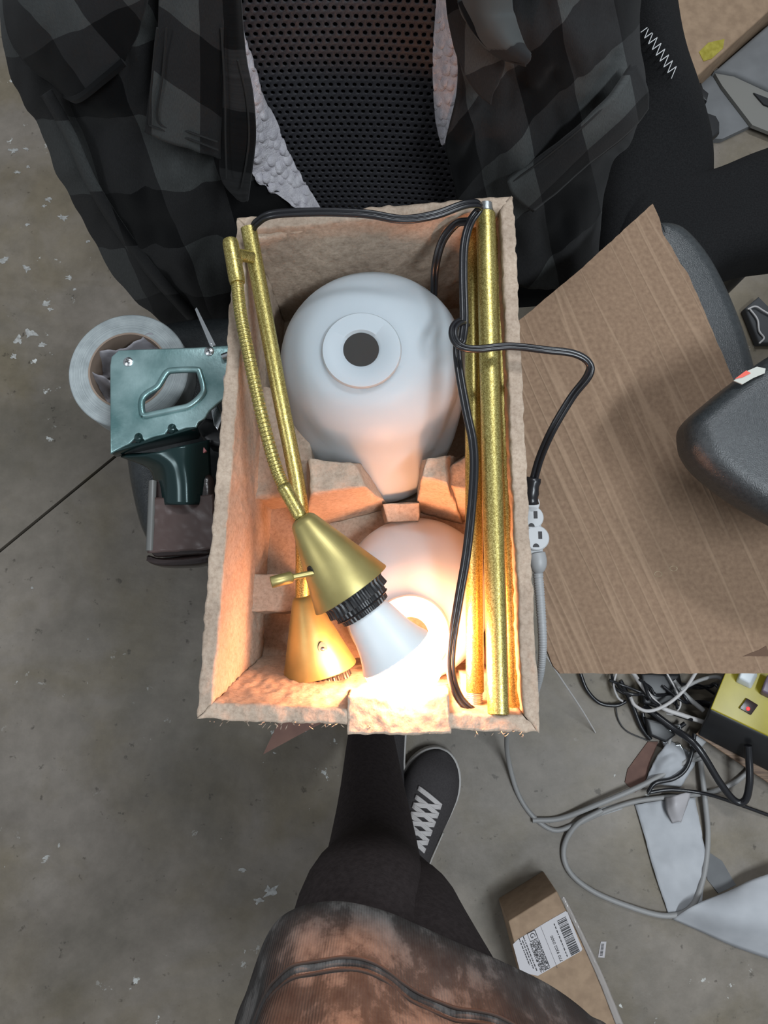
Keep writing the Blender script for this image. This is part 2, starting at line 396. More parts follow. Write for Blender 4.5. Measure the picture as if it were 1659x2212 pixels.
def tape_side():
    m, n, b = nt('layered_tape'); L = n.links; co = N(n, 'ShaderNodeTexCoord').outputs['Object']
    ln = N(n, 'ShaderNodeVectorMath', operation='LENGTH')
    mp = N(n, 'ShaderNodeMapping'); mp.inputs['Scale'].default_value = (1, 1, 0); L.new(co, mp.inputs[0]); L.new(mp.outputs[0], ln.inputs[0])
    t = N(n, 'ShaderNodeTexNoise', noise_dimensions='1D', i_Scale=1400, i_Detail=3); L.new(ln.outputs['Value'], t.inputs['W'])
    t2 = N(n, 'ShaderNodeTexNoise', i_Scale=60, i_Detail=4); L.new(co, t2.inputs['Vector'])
    ad = N(n, 'ShaderNodeMath', operation='MULTIPLY_ADD'); L.new(t.outputs[0], ad.inputs[0]); ad.inputs[1].default_value = 0.5
    hh = N(n, 'ShaderNodeMath', operation='MULTIPLY'); L.new(t2.outputs[0], hh.inputs[0]); hh.inputs[1].default_value = 0.5; L.new(hh.outputs[0], ad.inputs[2])
    r = ramp(n, [(0.35, (0.19, 0.215, 0.22)), (0.65, (0.37, 0.405, 0.41))]); L.new(ad.outputs[0], r.inputs[0]); L.new(r.outputs[0], b.inputs['Base Color'])
    b.inputs['Roughness'].default_value = 0.38; return m

M_CONC = concrete(); M_PULP = pulp(); M_CORR = corrugated(); M_PLAID = plaid(); M_BRASS = glitter_brass(); M_GLASS = frosted(); M_SWEAT = sweat(); M_TAPE = tape_side()
M_BLKL = mat('black_leatherette', (0.018, 0.021, 0.023), (0.030, 0.034, 0.036), 300, 0.34, bump=0.25, bscale=900)
M_BLKF = mat('black_fabric', (0.004, 0.004, 0.0045), (0.009, 0.009, 0.0095), 500, 0.9, bump=0.4, bscale=900, spec=0.2)
M_MESH = mat('black_mesh_weave', (0.020, 0.020, 0.024), (0.036, 0.036, 0.041), 900, 0.55, spec=0.4)
M_MESHB = mat('mesh_backing', (0.006, 0.006, 0.007), rough=0.9, spec=0.1)
M_SHERPA = mat('white_sherpa_fleece', (0.40, 0.385, 0.42), (0.50, 0.485, 0.51), 160, 0.97, bump=0.6, bscale=700, spec=0.1)
M_BLKP = mat('black_plastic', (0.012, 0.012, 0.013), rough=0.4)
M_CORD = mat('black_cord_vinyl', (0.010, 0.010, 0.012), rough=0.28)
M_SATIN = mat('satin_brass', (0.36, 0.30, 0.115), (0.41, 0.345, 0.14), 60, 0.42, metal=0.75)
M_STEEL = mat('bare_steel', (0.55, 0.57, 0.58), rough=0.28, metal=1.0, bump=0.1, bscale=700)
M_WHITEP = mat('white_plastic', (0.62, 0.66, 0.68), rough=0.4)
M_TAPW = mat('tap_plastic', (0.42, 0.43, 0.44), rough=0.45)
M_GREYP = mat('grey_plastic', (0.27, 0.275, 0.28), rough=0.45)
M_TEAL = mat('teal_hammered_metal', (0.11, 0.21, 0.21), (0.34, 0.48, 0.48), 22, 0.34, metal=0.7, bump=0.12, bscale=260)
M_DTEAL = mat('dark_teal_metal', (0.012, 0.030, 0.030), rough=0.2, metal=0.4)
M_GRIP = mat('dark_brown_grip', (0.022, 0.014, 0.013), rough=0.22, bump=0.5, bscale=60)
M_CLEAR = mat('shiny_brown_tape', (0.060, 0.038, 0.034), rough=0.33, bump=0.15, bscale=60, coat=0.0)
M_PAPER = mat('white_paper', (0.36, 0.37, 0.39), (0.43, 0.44, 0.46), 20, 0.8)
M_PAPER_SHADE = mat('shade_grey_paper', (0.12, 0.123, 0.126), (0.15, 0.153, 0.157), 20, 0.8)  # grey darkened to carry the shade of the top-right corner
M_LABEL = mat('label_paper', (0.42, 0.40, 0.41), rough=0.5)
M_INK = mat('black_ink', (0.03, 0.028, 0.03), rough=0.7)
M_KRAFT = mat('kraft_board', (0.22, 0.145, 0.09), (0.28, 0.19, 0.12), 60, 0.75)
M_FLAP = mat('brown_flap_board', (0.12, 0.062, 0.048), (0.15, 0.08, 0.06), 60, 0.8)
M_YEL = mat('yellow_painted_metal', (0.33, 0.27, 0.012), (0.40, 0.33, 0.02), 20, 0.38)
M_WOOD = mat('pine_wood', (0.09, 0.05, 0.028), (0.22, 0.14, 0.085), 9, 0.6, stretch=(3, 30, 30))
M_PANTS = mat('black_trouser_cloth', (0.030, 0.024, 0.024), (0.042, 0.034, 0.034), 200, 0.95, spec=0.1, bump=0.3, bscale=600)
M_SKIN = mat('skin', (0.45, 0.28, 0.20), rough=0.6)
M_SHOE = mat('black_canvas', (0.030, 0.026, 0.027), (0.042, 0.037, 0.038), 400, 0.85)
M_RUBBER = mat('off_white_rubber', (0.45, 0.43, 0.41), rough=0.6)
M_LACE = mat('white_lace', (0.50, 0.47, 0.46), rough=0.85)
M_GCABLE = mat('grey_cable_vinyl', (0.27, 0.265, 0.26), rough=0.5)
M_WCABLE = mat('white_cable_vinyl', (0.48, 0.46, 0.45), rough=0.5)
M_STITCH = mat('black_stitch', (0.006, 0.006, 0.006), rough=0.9)
M_WTHREAD = mat('white_thread', (0.5, 0.5, 0.5), rough=0.8)
M_GOLD = mat('gold_foil_tape', (0.36, 0.30, 0.04), (0.50, 0.43, 0.08), 90, 0.3, metal=0.5)
M_PINK = mat('pink_plastic', (0.45, 0.16, 0.16), rough=0.4)
M_RED = mat('red_paint', (0.60, 0.08, 0.05), rough=0.5)
M_PURP = mat('dull_purple_plastic', (0.13, 0.09, 0.13), rough=0.4)
M_CORE = mat('tape_core_paper', (0.24, 0.23, 0.25), (0.30, 0.29, 0.31), 40, 0.6)
M_CLEARF = mat('clear_film', (0.30, 0.27, 0.25), rough=0.12, coat=0.5)
M_BULB = emit('lit_bulb_dome', (1.0, 0.42, 0.20), 240.0)
M_LED = emit('red_indicator', (1.0, 0.03, 0.03), 1.6)

# ================================================================== SETTING: floor in two slabs with a control joint
a = P(0, 1190, 0); b_ = P(250, 985, 0); d = (b_-a).normalized(); nn = Vector((-d.y, d.x, 0))
A0 = a-d*3.0; A1 = a+d*4.5; W = 0.0028
mb = MB()
def slab(p0, p1, s):
    q = [p0+nn*(s*W), p1+nn*(s*W), p1+nn*(s*3.5), p0+nn*(s*3.5)]
    mb.add([Vector((x.x, x.y, 0)) for x in q]+[Vector((x.x, x.y, -0.05)) for x in q],
           [(0, 1, 2, 3), (4, 5, 6, 7), (0, 1, 5, 4), (1, 2, 6, 5), (2, 3, 7, 6), (3, 0, 4, 7)])
slab(A0, A1, 1); slab(A0, A1, -1)
o = mb.build('floor', M_CONC, smooth=False); o['kind'] = 'structure'; o['label'] = 'worn grey concrete floor with paint specks'
q = [A0+nn*W, A1+nn*W, A1-nn*W, A0-nn*W]
j = obj('control_joint', [Vector((x.x, x.y, -0.012)) for x in q]+[Vector((x.x, x.y, -0.04)) for x in q],
        [(0, 1, 2, 3), (4, 5, 6, 7), (0, 1, 5, 4), (1, 2, 6, 5), (2, 3, 7, 6), (3, 0, 4, 7)], mat('joint_dirt', (0.03, 0.028, 0.025), rough=0.9), o, False)
# paint flecks standing slightly proud of the concrete
mb = MB()
for (fx, fy, r) in [(30, 325, 14), (57, 322, 8), (38, 372, 9), (60, 360, 6), (105, 430, 11), (95, 445, 7), (135, 470, 12), (60, 485, 7), (58, 580, 16), (100, 655, 13), (108, 668, 8),
                    (12, 560, 14), (150, 600, 10), (162, 625, 6), (190, 522, 7), (65, 720, 20), (40, 735, 15), (90, 745, 12), (30, 770, 10), (310, 640, 7), (525, 1880, 12), (585, 1925, 22), (560, 1945, 14), (190, 1380, 4), (70, 1270, 5)]:
    c = P(fx, fy, 0.0); s = scl(c); k = 16
    base = len(mb.v); pts = []
    for i in range(k):
        an = 2*math.pi*i/k; rr = r*s*(0.25+1.3*abs(noise.noise(Vector((fx*0.37+math.cos(an)*1.6, fy*0.37+math.sin(an)*1.6, 0))))+0.25*random.random())
        pts.append(c+Vector((math.cos(an)*rr, math.sin(an)*rr*0.75, 0.0004)))
    mb.add(pts+[c+Vector((0, 0, 0.0012))], [(i, (i+1) % k, k) for i in range(k)])
fl = mb.build('paint_fleck', mat('dried_paint', (0.24, 0.235, 0.22), (0.40, 0.40, 0.385), 160, 0.6), o); fl['kind'] = 'stuff'

# ================================================================== CHAIR carrying the tray
chair = thing('office_chair', 'black mesh-backed office chair wearing the plaid jacket, with tray on its seat', 'chair', (-0.04, 0.24, 0))
SEATZ = 0.548
seat_px = [(252, 800), (254, 940), (268, 1050), (296, 1150), (345, 1203), (470, 1216), (720, 1220), (960, 1216), (1090, 1195), (1150, 1140), (1180, 1040), (1190, 900), (1185, 760), (1120, 690), (900, 668), (600, 668), (400, 672), (290, 710)]
plate('seat', seat_px, SEATZ, 0.075, M_BLKL, chair, bev=0.03, round_=90, res=5)
# mesh back: a real lattice of holes
def panel(cx, cz, off):   # x and height -> on backrest, slightly dished
    y = BP.y + (cz-0.60)*0.255
    return Vector((cx, y, cz)) + BN*(off - 0.02*(1-((cx+0.045)/0.2)**2))
mb = MB(); S = 0.0074; SZ = 0.0066; ix = {}
def vk(x, z):
    k = (round(x*40000), round(z*40000))
    if k not in ix: ix[k] = len(mb.v); mb.v.append(panel(x, z, 0.0)); mb.u.append((0, 0))
    return ix[k]
x0, x1, z0, z1 = -0.235, 0.15, 0.575, 0.99
nr = int((z1-z0)/SZ); nc = int((x1-x0)/S)
for r in range(nr):
    for c in range(nc):
        cx = x0+(c+0.5+(0.5 if r % 2 else 0))*S; cz = z0+(r+0.5)*SZ
        sq = [(1, 0), (1, 1), (0, 1), (-1, 1), (-1, 0), (-1, -1), (0, -1), (1, -1)]
        out = [vk(cx+a_*S/2, cz+b2*SZ/2) for a_, b2 in sq]
        inn = []
        for k in range(8):
            an = math.pi/4*k; inn.append(len(mb.v)); mb.v.append(panel(cx+math.cos(an)*S*0.31, cz+math.sin(an)*SZ*0.33, 0.0006)); mb.u.append((0, 0))
        for k in range(8): mb.f.append((out[k], out[(k+1) % 8], inn[(k+1) % 8], inn[k]))
bk = mb.build('mesh_back', M_MESH, chair)
bk.modifiers.new('thickness', 'SOLIDIFY').thickness = 0.0015
v = [panel(x, z, -0.012) for z in (0.575, 0.7, 0.85, 0.99) for x in (-0.235, -0.14, -0.045, 0.05, 0.15)]
f = [(r*5+c, r*5+c+1, (r+1)*5+c+1, (r+1)*5+c) for r in range(3) for c in range(4)]
solid(obj('back_cushion', v, f, M_MESHB, chair), 0.012)
fr = [panel(-0.24, 0.57, 0), panel(-0.25, 0.75, 0), panel(-0.24, 0.98, 0), panel(-0.15, 1.03, 0), panel(-0.045, 1.04, 0), panel(0.06, 1.03, 0), panel(0.155, 0.98, 0), panel(0.165, 0.75, 0), panel(0.155, 0.57, 0), panel(-0.045, 0.55, 0), panel(-0.24, 0.57, 0)]
tube('back_frame', fr, 0.012, M_BLKP, chair, n=80)
tube('back_bracket', [panel(-0.045, 0.60, -0.03), Vector((-0.045, 0.50, 0.50)), Vector((-0.045, 0.36, 0.455)), Vector((-0.045, 0.24, 0.45))], 0.02, M_BLKP, chair, n=24)
rev('gas_column', [(0.0, 0.0), (0.03, 0.0), (0.03, 0.2), (0.02, 0.2), (0.02, 0.385), (0.08, 0.385), (0.09, 0.40), (0.0, 0.40)], Vector((-0.045, 0.26, 0.075)), Vector((0, 0, 1)), M_BLKP, chair, 24)
for k in range(5):
    an = math.radians(90+72*k); dr = Vector((math.cos(an), math.sin(an), 0)); c = Vector((-0.045, 0.26, 0))
    L_ = 0.27
    tube('base_leg', [c+Vector((0, 0, 0.10))+dr*0.02, c+dr*L_*0.6+Vector((0, 0, 0.085)), c+dr*L_+Vector((0, 0, 0.065))], 0.018, M_BLKP, chair, n=10)
    q = c+dr*L_; sd = Vector((-dr.y, dr.x, 0))
    rev('caster', [(0, -0.022), (0.022, -0.022), (0.026, -0.014), (0.026, 0.014), (0.022, 0.022), (0, 0.022)], q+Vector((0, 0, 0.0265)), sd, M_BLKP, chair, 20)
# right armrest (under the cardboard sheet)
arm_px = [(1412, 478), (1440, 464), (1490, 478), (1545, 540), (1592, 630), (1630, 730), (1655, 840), (1640, 920), (1560, 960), (1470, 920), (1430, 800), (1410, 660), (1398, 560)]
plate('armrest', arm_px, 0.606, 0.045, M_BLKL, chair, bev=0.02, round_=80, res=5)
pa = P(1500, 760, 0.56)
tube('arm_post', [pa, pa-Vector((0.01, 0, 0.12)), pa-Vector((0.08, 0, 0.17)), Vector((0.10, 0.26, 0.47))], 0.014, M_BLKP, chair, n=20)

# ================================================================== JACKET draped round the backrest
jac = thing('plaid_jacket', 'black and grey buffalo-check jacket with white sherpa lining, hung on the chair back', 'jacket', P(500, 640, 0.33)*1.0)
def pw(x, xs):   # piecewise linear
    for (a_, fa), (b2, fb) in zip(xs, xs[1:]):
        if x <= b2: return fa+(fb-fa)*(x-a_)/(b2-a_)
    (a_, fa), (b2, fb) = xs[-2:]; return fa+(fb-fa)*(x-a_)/(b2-a_)
def uvL(px, py):
    u = (px-(255+(py-160)*0.40))/128.0
    v_ = pw(py+0.08*(px-300), [(-200, -3), (-60, -2), (95, -1), (245, 0), (405, 1), (528, 2), (640, 3), (740, 4)])
    return (u+21, v_+21)
def wr(amp, fx=0.012, fy=0.006, seed=0.0):
    def g(q, p, s, t): return BN*(noise.noise(Vector((q.x*fx, q.y*fy, seed)))*amp + noise.noise(Vector((q.x*fx*2.6, q.y*fy*2.6, seed+5)))*amp*0.45)
    return g
colsL = [
 [(30, -170, -.16), (22, 60, -.16), (70, 205, -.16), (135, 335, -.16), (200, 470, -.15), (275, 590, -.15), (375, 690, -.14), (480, 760, -.13)],
 [(16, -170, -.09), (11, 70, -.09), (58, 215, -.09), (123, 345, -.09), (186, 480, -.09), (258, 600, -.09), (355, 695, -.08), (470, 750, -.08)],
 [(60, -170, -.02), (48, 60, -.02), (95, 200, -.02), (158, 330, -.02), (222, 465, -.02), (295, 580, -.02), (395, 670, -.02), (500, 730, -.02)],
 [(200, -170, .030), (190, 60, .030), (215, 200, .030), (262, 330, .030), (325, 450, .030), (385, 560, .025), (450, 640, .02), (530, 700, .01)],
 [(340, -170, .040), (340, 60, .040), (335, 200, .040), (375, 330, .040), (430, 420, .038), (490, 500, .030), (530, 590, .02), (570, 670, .01)],
 [(470, -170, .030), (470, 60, .030), (478, 200, .030), (482, 310, .030), (545, 368, .026), (655, 447, .016), (690, 530, .01), (700, 620, .0)]]
loft('left_front', colsL, PB, 60, 80, M_PLAID, jac, 0.005, uvL, wr(0.016))
# raised side seam of the left front
sm = [(100, 200, .012), (150, 290, .012), (200, 400, .014), (262, 500, .012), (330, 590, .008), (420, 690, .004)]
loft('seam', [[(x-9, y+5, z-0.012) for x, y, z in sm], [(x, y, z+0.004) for x, y, z in sm], [(x+12, y-6, z+0.004) for x, y, z in sm]], PB, 5, 40, M_PLAID, jac, 0.003, uvL)
loft('left_sleeve', [[(16, -170, -.03), (14, -40, -.03), (22, 60, -.03), (60, 130, -.02), (140, 205, .0)],
                     [(90, -170, .03), (70, -40, .035), (75, 50, .04), (110, 125, .042), (165, 208, .045)],
                     [(220, -170, .055), (210, -60, .055), (205, 30, .058), (210, 100, .058), (225, 165, .06)],
                     [(340, -170, .045), (335, -90, .045), (320, -20, .05), (300, 60, .052), (268, 132, .056)]], PB, 40, 40, M_PLAID, jac, 0.006,
     lambda x, y: ((x-y*0.75+60)/112+20.0, (y+x*0.55-40)/190+19.4), wr(0.006))
tube('sleeve_hem', [PB(x, y, z) for x, y, z in [(142, 206, .006), (170, 212, .052), (225, 170, .066), (268, 134, .060)]], 0.0035, M_PLAID, jac, n=24, segs=6)
loft('chest_flap', [[(352, -170, .058), (345, 40, .060), (330, 170, .062), (316, 282, .062)], [(420, -170, .066), (410, 40, .068), (400, 180, .070), (390, 310, .068)],
                    [(482, -170, .060), (480, 40, .060), (478, 190, .060), (476, 342, .058)]], PB, 30, 50, M_PLAID, jac, 0.007,
     lambda x, y: ((x-430)/98.0+20, (y-0.71*(x-335)-150)/150.0+21), wr(0.004))
for q in ([(340, 60), (334, 110), (326, 200), (322, 268)], [(322, 270), (360, 284), (420, 304), (472, 324)], [(360, 60), (352, 160), (342, 262), (400, 282), (470, 306)]):
    tube('stitching', [PB(x, y, .0705) for x, y in q], 0.0009, M_STITCH, jac, n=30, segs=5)
loft('placket', [[(468, -170, .052), (472, 60, .054), (480, 200, .056), (480, 300, .056), (481, 380, .054), (516, 425, .048)],
                 [(488, -170, .062), (500, 80, .064), (512, 200, .066), (514, 300, .066), (512, 380, .062), (524, 430, .054)],
                 [(500, -170, .052), (522, 100, .054), (541, 200, .056), (549, 285, .058), (541, 360, .054), (530, 432, .048)]], PB, 16, 60, M_PLAID, jac, 0.007,
     lambda x, y: (20.4, (y-0.2*(x-480))/130.0+20.25))
tube('stitching', [PB(x, y, .069) for x, y in [(478, 60), (486, 200), (487, 300), (490, 385)]], 0.0009, M_STITCH, jac, n=40, segs=5)
tube('stitching', [PB(x, y, .0675) for x, y in [(514, 130), (532, 210), (538, 290), (532, 350), (522, 405)]], 0.0009, M_STITCH, jac, n=40, segs=5)
def lump(q, p, s, t):
    dd, _ = noise.voronoi(Vector((q.x*0.062, q.y*0.05, 1.0)))
    return BN*(0.009*max(0.0, 0.62-dd[0])) 
loft('sherpa_lining', [[(505, 40, .034), (520, 130, .034), (540, 240, .034), (545, 330, .034), (548, 378, .030), (652, 458, .022)],
                       [(512, 40, .030), (550, 150, .020), (570, 250, .018), (585, 330, .018), (610, 385, .018), (672, 455, .018)],
                       [(522, 60, .018), (548, 175, .006), (592, 255, .004), (626, 335, .004), (660, 395, .004), (692, 452, .006)]], PB, 90, 150, M_SHERPA, jac, 0.003, None, lump)
# right half
def uvR(px, py):
    u = (px-(1110+(py-130)*0.2))/118.0
    v_ = (py+(px-1110)*0.98-135)/168.0
    return (u+20, v_+20)
colsR = [
 [(978, -170, .040), (986, 80, .040), (990, 190, .038), (962, 295, .036), (975, 370, .030), (1000, 470, .022), (1030, 580, .015)],
 [(1060, -170, .050), (1066, 80, .050), (1070, 200, .050), (1040, 300, .048), (1040, 380, .040), (1055, 480, .028), (1075, 590, .02)],
 [(1200, -170, .050), (1205, 80, .050), (1205, 200, .052), (1180, 300, .050), (1165, 400, .040), (1160, 500, .028), (1165, 620, .02)],
 [(1330, -170, .010), (1325, 80, .012), (1340, 190, .015), (1315, 290, .012), (1270, 390, .008), (1250, 500, .004), (1245, 640, .0)],
 [(1390, -170, -.07), (1372, 60, -.07), (1388, 180, -.06), (1362, 280, -.07), (1312, 380, -.08), (1290, 500, -.09), (1285, 650, -.09)],
 [(1380, -170, -.15), (1365, 60, -.15), (1378, 180, -.15), (1352, 280, -.15), (1302, 380, -.15), (1280, 500, -.15), (1275, 650, -.15)]]
loft('right_front', colsR, PB, 60, 80, M_PLAID, jac, 0.005, uvR, wr(0.016, seed=9.0))
loft('sherpa_lining', [[(946, -170, .004), (945, 0, .004), (938, 100, .004), (938, 180, .004), (944, 260, .006), (956, 312, .010)],
                       [(960, -170, .020), (962, 0, .020), (962, 100, .020), (964, 180, .020), (958, 250, .020), (960, 310, .02)],
                       [(985, -170, .032), (985, 0, .032), (992, 100, .032), (998, 180, .032), (982, 235, .030), (962, 305, .028)]], PB, 60, 150, M_SHERPA, jac, 0.003, None, lump)
loft('lapel', [[(964, -170, .062), (966, 0, .062), (980, 80, .064), (1000, 140, .066), (1030, 190, .066), (1060, 222, .062)],
               [(1000, -170, .068), (1006, 0, .070), (1020, 60, .072), (1045, 110, .074), (1062, 150, .074), (1068, 186, .070)],
               [(1050, -170, .064), (1056, 0, .066), (1066, 60, .070), (1080, 100, .072), (1085, 130, .070), (1078, 155, .066)]], PB, 24, 40, M_PLAID, jac, 0.006,
     lambda x, y: ((x-950)/115.0+20.5, (y+0.5*x)/150.0+17.6), wr(0.004))
loft('collar', [[(985, -170, .076), (995, 0, .078), (1022, 55, .082), (1058, 98, .086), (1100, 122, .088), (1138, 132, .084)],
                [(1040, -170, .090), (1050, 0, .092), (1065, 45, .094), (1085, 80, .096), (1110, 105, .096), (1139, 126, .090)],
                [(1095, -170, .080), (1100, 0, .082), (1108, 40, .084), (1118, 75, .086), (1128, 102, .086), (1139, 120, .084)]], PB, 24, 40, M_PLAID, jac, 0.007,
     lambda x, y: (21.4, 21.3+ (0 if y < 95 else 1)), wr(0.003))
tube('collar_edge', [PB(x, y, z+0.003) for x, y, z in [(995, 0, .078), (1022, 55, .082), (1058, 98, .086), (1100, 122, .088), (1138, 131, .086)]], 0.003, M_PLAID, jac, n=30, segs=6)
loft('pocket_flap', [[(1368, 140, .030), (1320, 205, .058), (1250, 270, .066), (1170, 335, .062), (1096, 388, .058)],
                     [(1392, 190, .020), (1340, 245, .056), (1270, 305, .070), (1195, 372, .066), (1110, 420, .060)],
                     [(1394, 232, .005), (1352, 282, .040), (1282, 340, .058), (1215, 400, .056), (1150, 452, .050)]], PB, 16, 50, M_PLAID, jac, 0.007, uvR, wr(0.003))
for q in ([(1362, 160), (1316, 218), (1250, 282), (1174, 344), (1108, 392)], [(1366, 172), (1320, 230), (1256, 294), (1180, 356), (1116, 402)]):
    tube('stitching', [PB(x, y, z) for (x, y), z in zip(q, (.034, .062, .0715, .0675, .062))], 0.0009, M_STITCH, jac, n=40, segs=5)
loft('back_panel', [[(40, -170, -.17), (30, 60, -.17), (150, 335, -.17), (290, 590, -.17), (480, 740, -.17)], [(700, -170, -.20), (700, 60, -.20), (700, 335, -.20), (760, 560, -.20), (800, 690, -.2)],
                    [(1380, -170, -.17), (1360, 60, -.17), (1345, 280, -.17), (1270, 500, -.17), (1270, 650, -.17)]], PB, 24, 24, M_PLAID, jac, 0.005, uvL)

# ================================================================== MOULDED PULP TRAY
RIM = 0.72; BASE = 0.553
tray = thing('pulp_tray', 'tan moulded-pulp packing tray with fuzzy torn rim, holding the brass lamp parts', 'packing tray', P(800, 1020, BASE))
ow = [P(x, y, RIM) for x, y in [(512, 472), (1108, 424), (1166, 1583), (425, 1552)]]
th = [0.012, 0.0115, 0.012, 0.0115]   # far, right, near, left wall thickness
def inset(poly, ds):
    n_ = len(poly); L_ = []
    for i in range(n_):
        p, q = poly[i], poly[(i+1) % n_]; e = (q-p).normalized(); nrm = Vector((e.y, -e.x, 0))
        L_.append((p+nrm*ds[i], e))
    out = []
    for i in range(n_):
        p1, e1 = L_[i-1]; p2, e2 = L_[i]
        den = e1.x*e2.y-e1.y*e2.x; t = ((p2.x-p1.x)*e2.y-(p2.y-p1.y)*e2.x)/den
        out.append(p1+e1*t)
    return out
def at(poly, z): return [Vector((p.x, p.y, z)) for p in poly]
it = inset(ow, th); ob = inset(ow, [0.006]*4); ib = inset(ow, [0.026, 0.020, 0.048, 0.022])
for i, nm in enumerate(['tray_wall']*4):
    k = (i+1) % 4
    bot = [at(ob, BASE)[i], at(ob, BASE)[k], at(ib, BASE)[k], at(ib, BASE)[i]]
    top = [at(ow, RIM)[i], at(ow, RIM)[k], at(it, RIM)[k], at(it, RIM)[i]]
    hexa('tray_wall', bot, top, M_PULP, tray, (130, 6, 34), 0.0015, 130, seed=i*3.1)
hexa('tray_base', at(ob, BASE-0.001), at(ob, BASE+0.006), M_PULP, tray, (40, 60, 1), 0.001, 80)
BZ = BASE+0.003
def block(name, topq, zt, botq, n=(16, 16, 14), amp=0.0017, seed=1.0, bev=0):
    return hexa(name, quadpx(botq, BZ), quadpx(topq, zt), M_PULP, tray, n, amp, 90, seed=seed)
block('platform', [(540, 830), (650, 850), (690, 1072), (512, 1080)], 0.628, [(575, 850), (660, 850), (720, 1090), (545, 1105)], (18, 24, 12), seed=2)
block('divider', [(668, 990), (768, 1004), (790, 1050), (672, 1064)], 0.672, [(660, 1000), (800, 1000), (846, 1098), (650, 1150)], seed=3)
block('divider', [(922, 992), (960, 984), (964, 1042), (912, 1030)], 0.672, [(900, 1000), (1000, 985), (1000, 1135), (896, 1105)], seed=4)
block('platform', [(960, 1015), (1070, 945), (1075, 1075), (955, 1045)], 0.640, [(950, 1010), (1060, 960), (1065, 1140), (940, 1120)], seed=5)
block('channel_step', [(828, 1090), (905, 1085), (905, 1125), (835, 1125)], 0.600, [(820, 1085), (910, 1085), (905, 1140), (830, 1140)], seed=6)
block('wall_rib', [(500, 1238), (648, 1245), (638, 1320), (488, 1322)], 0.612, [(520, 1250), (660, 1255), (650, 1325), (510, 1330)], (20, 14, 16), seed=7)
block('corner_pocket', [(545, 486), (688, 466), (692, 492), (548, 518)], 0.712, [(590, 640), (690, 625), (690, 640), (590, 655)], (22, 8, 18), seed=8)
block('corner_pocket', [(950, 440), (1000, 436), (1000, 462), (952, 466)], 0.712, [(930, 620), (985, 610), (985, 630), (930, 640)], (12, 8, 18), seed=12)
block('tube_cradle', [(1012, 460), (1092, 456), (1094, 500), (1012, 505)], 0.676, [(995, 615), (1055, 612), (1058, 640), (996, 644)], seed=9)
block('tube_cradle', [(1002, 1460), (1135, 1455), (1138, 1530), (1000, 1535)], 0.676, [(985, 1440), (1090, 1440), (1090, 1500), (985, 1500)], seed=10)
hexa('rough_bump', quadpx([(760, 1470), (965, 1470), (965, 1520), (760, 1520)], 0.60), quadpx([(752, 1505), (970, 1500), (975, 1585), (750, 1588)], RIM+0.002), M_PULP, tray, (40, 14, 24), 0.0011, 170, seed=11)
# torn fibres along the near rim
mb = MB()
for i in range(70):
    x = random.uniform(430, 1160); y = 1553+(x-425)*0.042+random.uniform(-3, 6)
    p = P(x, y, RIM+random.uniform(-0.012, 0.004)); dd = Vector((random.uniform(-1, 1), random.uniform(-1.2, 0.4), random.uniform(-0.8, 0.5)))*0.0032
    mb.add(*tubegeo([p, p+dd*0.5+Vector((0, 0, 0.001)), p+dd], 0.00035, 4))
fb = mb.build('torn_fibre', M_PULP, tray); fb['kind'] = 'stuff'
# liner sheet under the tray with its corner poking out
tag(plate('cardboard_flap', [(568, 1630), (640, 1480), (700, 1130), (1060, 1130), (1060, 1380), (664, 1578)], 0.5515, 0.003, M_FLAP), 'dark brown cardboard flap poking out in a point under the tray', 'cardboard')

# ================================================================== GLASS SHADES
def shade(label, rings, zlist):
    t = thing('glass_shade', label, 'lamp shade', P(rings[-1][0], rings[-1][1], zlist[-1]), 'frosted glass shades in the tray')
    def ringv(r, segs=72, zoff=0.0, shrink=0.0):
        px, py, rad, z = r; c = P(px, py, z+zoff); s = scl(c); R_ = max(rad*s-shrink, 0.001)
        return [c+Vector((math.cos(2*math.pi*k/segs)*R_, math.sin(2*math.pi*k/segs)*R_, 0)) for k in range(segs)]
    full = [Vector((a_[0], a_[1], a_[2])) for a_ in rings]
    def build(name, rr, mm):
        v, f = [], []; segs = 72
        outer = [ringv(r) for r in rr]; inner = [ringv(r, shrink=0.003, zoff=-0.003) for r in rr]
        seq = outer+inner[::-1]+[outer[0]]
        for q in seq[:-1]: v += q
        n_ = len(seq)-1
        for i in range(n_):
            i2 = (i+1) % n_
            for k in range(segs):
                k2 = (k+1) % segs; f.append((i*segs+k, i*segs+k2, i2*segs+k2, i2*segs+k))
        return autosmooth(obj(name, v, f, mm, t), 55)
    fl_ = [(*r, z) for r, z in zip(rings, zlist)]
    build('fitter_ring', fl_[:3], M_GLASS)
    body = fl_[2:]
    # smooth the body profile
    pr = crv([Vector((b2[0], b2[1], b2[2])) for b2 in body], 30); pz = crv([Vector((0, 0, b2[3])) for b2 in body], 30)
    build('glass_body', [(p.x, p.y, p.z, z.z) for p, z in zip(pr, pz)], M_GLASS)
    return t
shade('large frosted white glass shade facing up, in the far half of the tray',
      [(780, 755, 46), (781, 755, 84), (781, 757, 87), (790, 752, 140), (803, 764, 190), (806, 788, 201), (808, 838, 194), (814, 900, 172), (824, 955, 134), (832, 990, 90)],
      [0.703, 0.703, 0.697, 0.690, 0.670, 0.646, 0.618, 0.594, 0.574, 0.562])
shade('warm-lit frosted white glass shade under the glowing bulb, near half of the tray',
      [(887, 1372, 46), (886, 1372, 84), (887, 1371, 87), (894, 1340, 130), (898, 1305, 156), (900, 1282, 163), (900, 1276, 160)],
      [0.648, 0.648, 0.643, 0.632, 0.612, 0.585, 0.562])

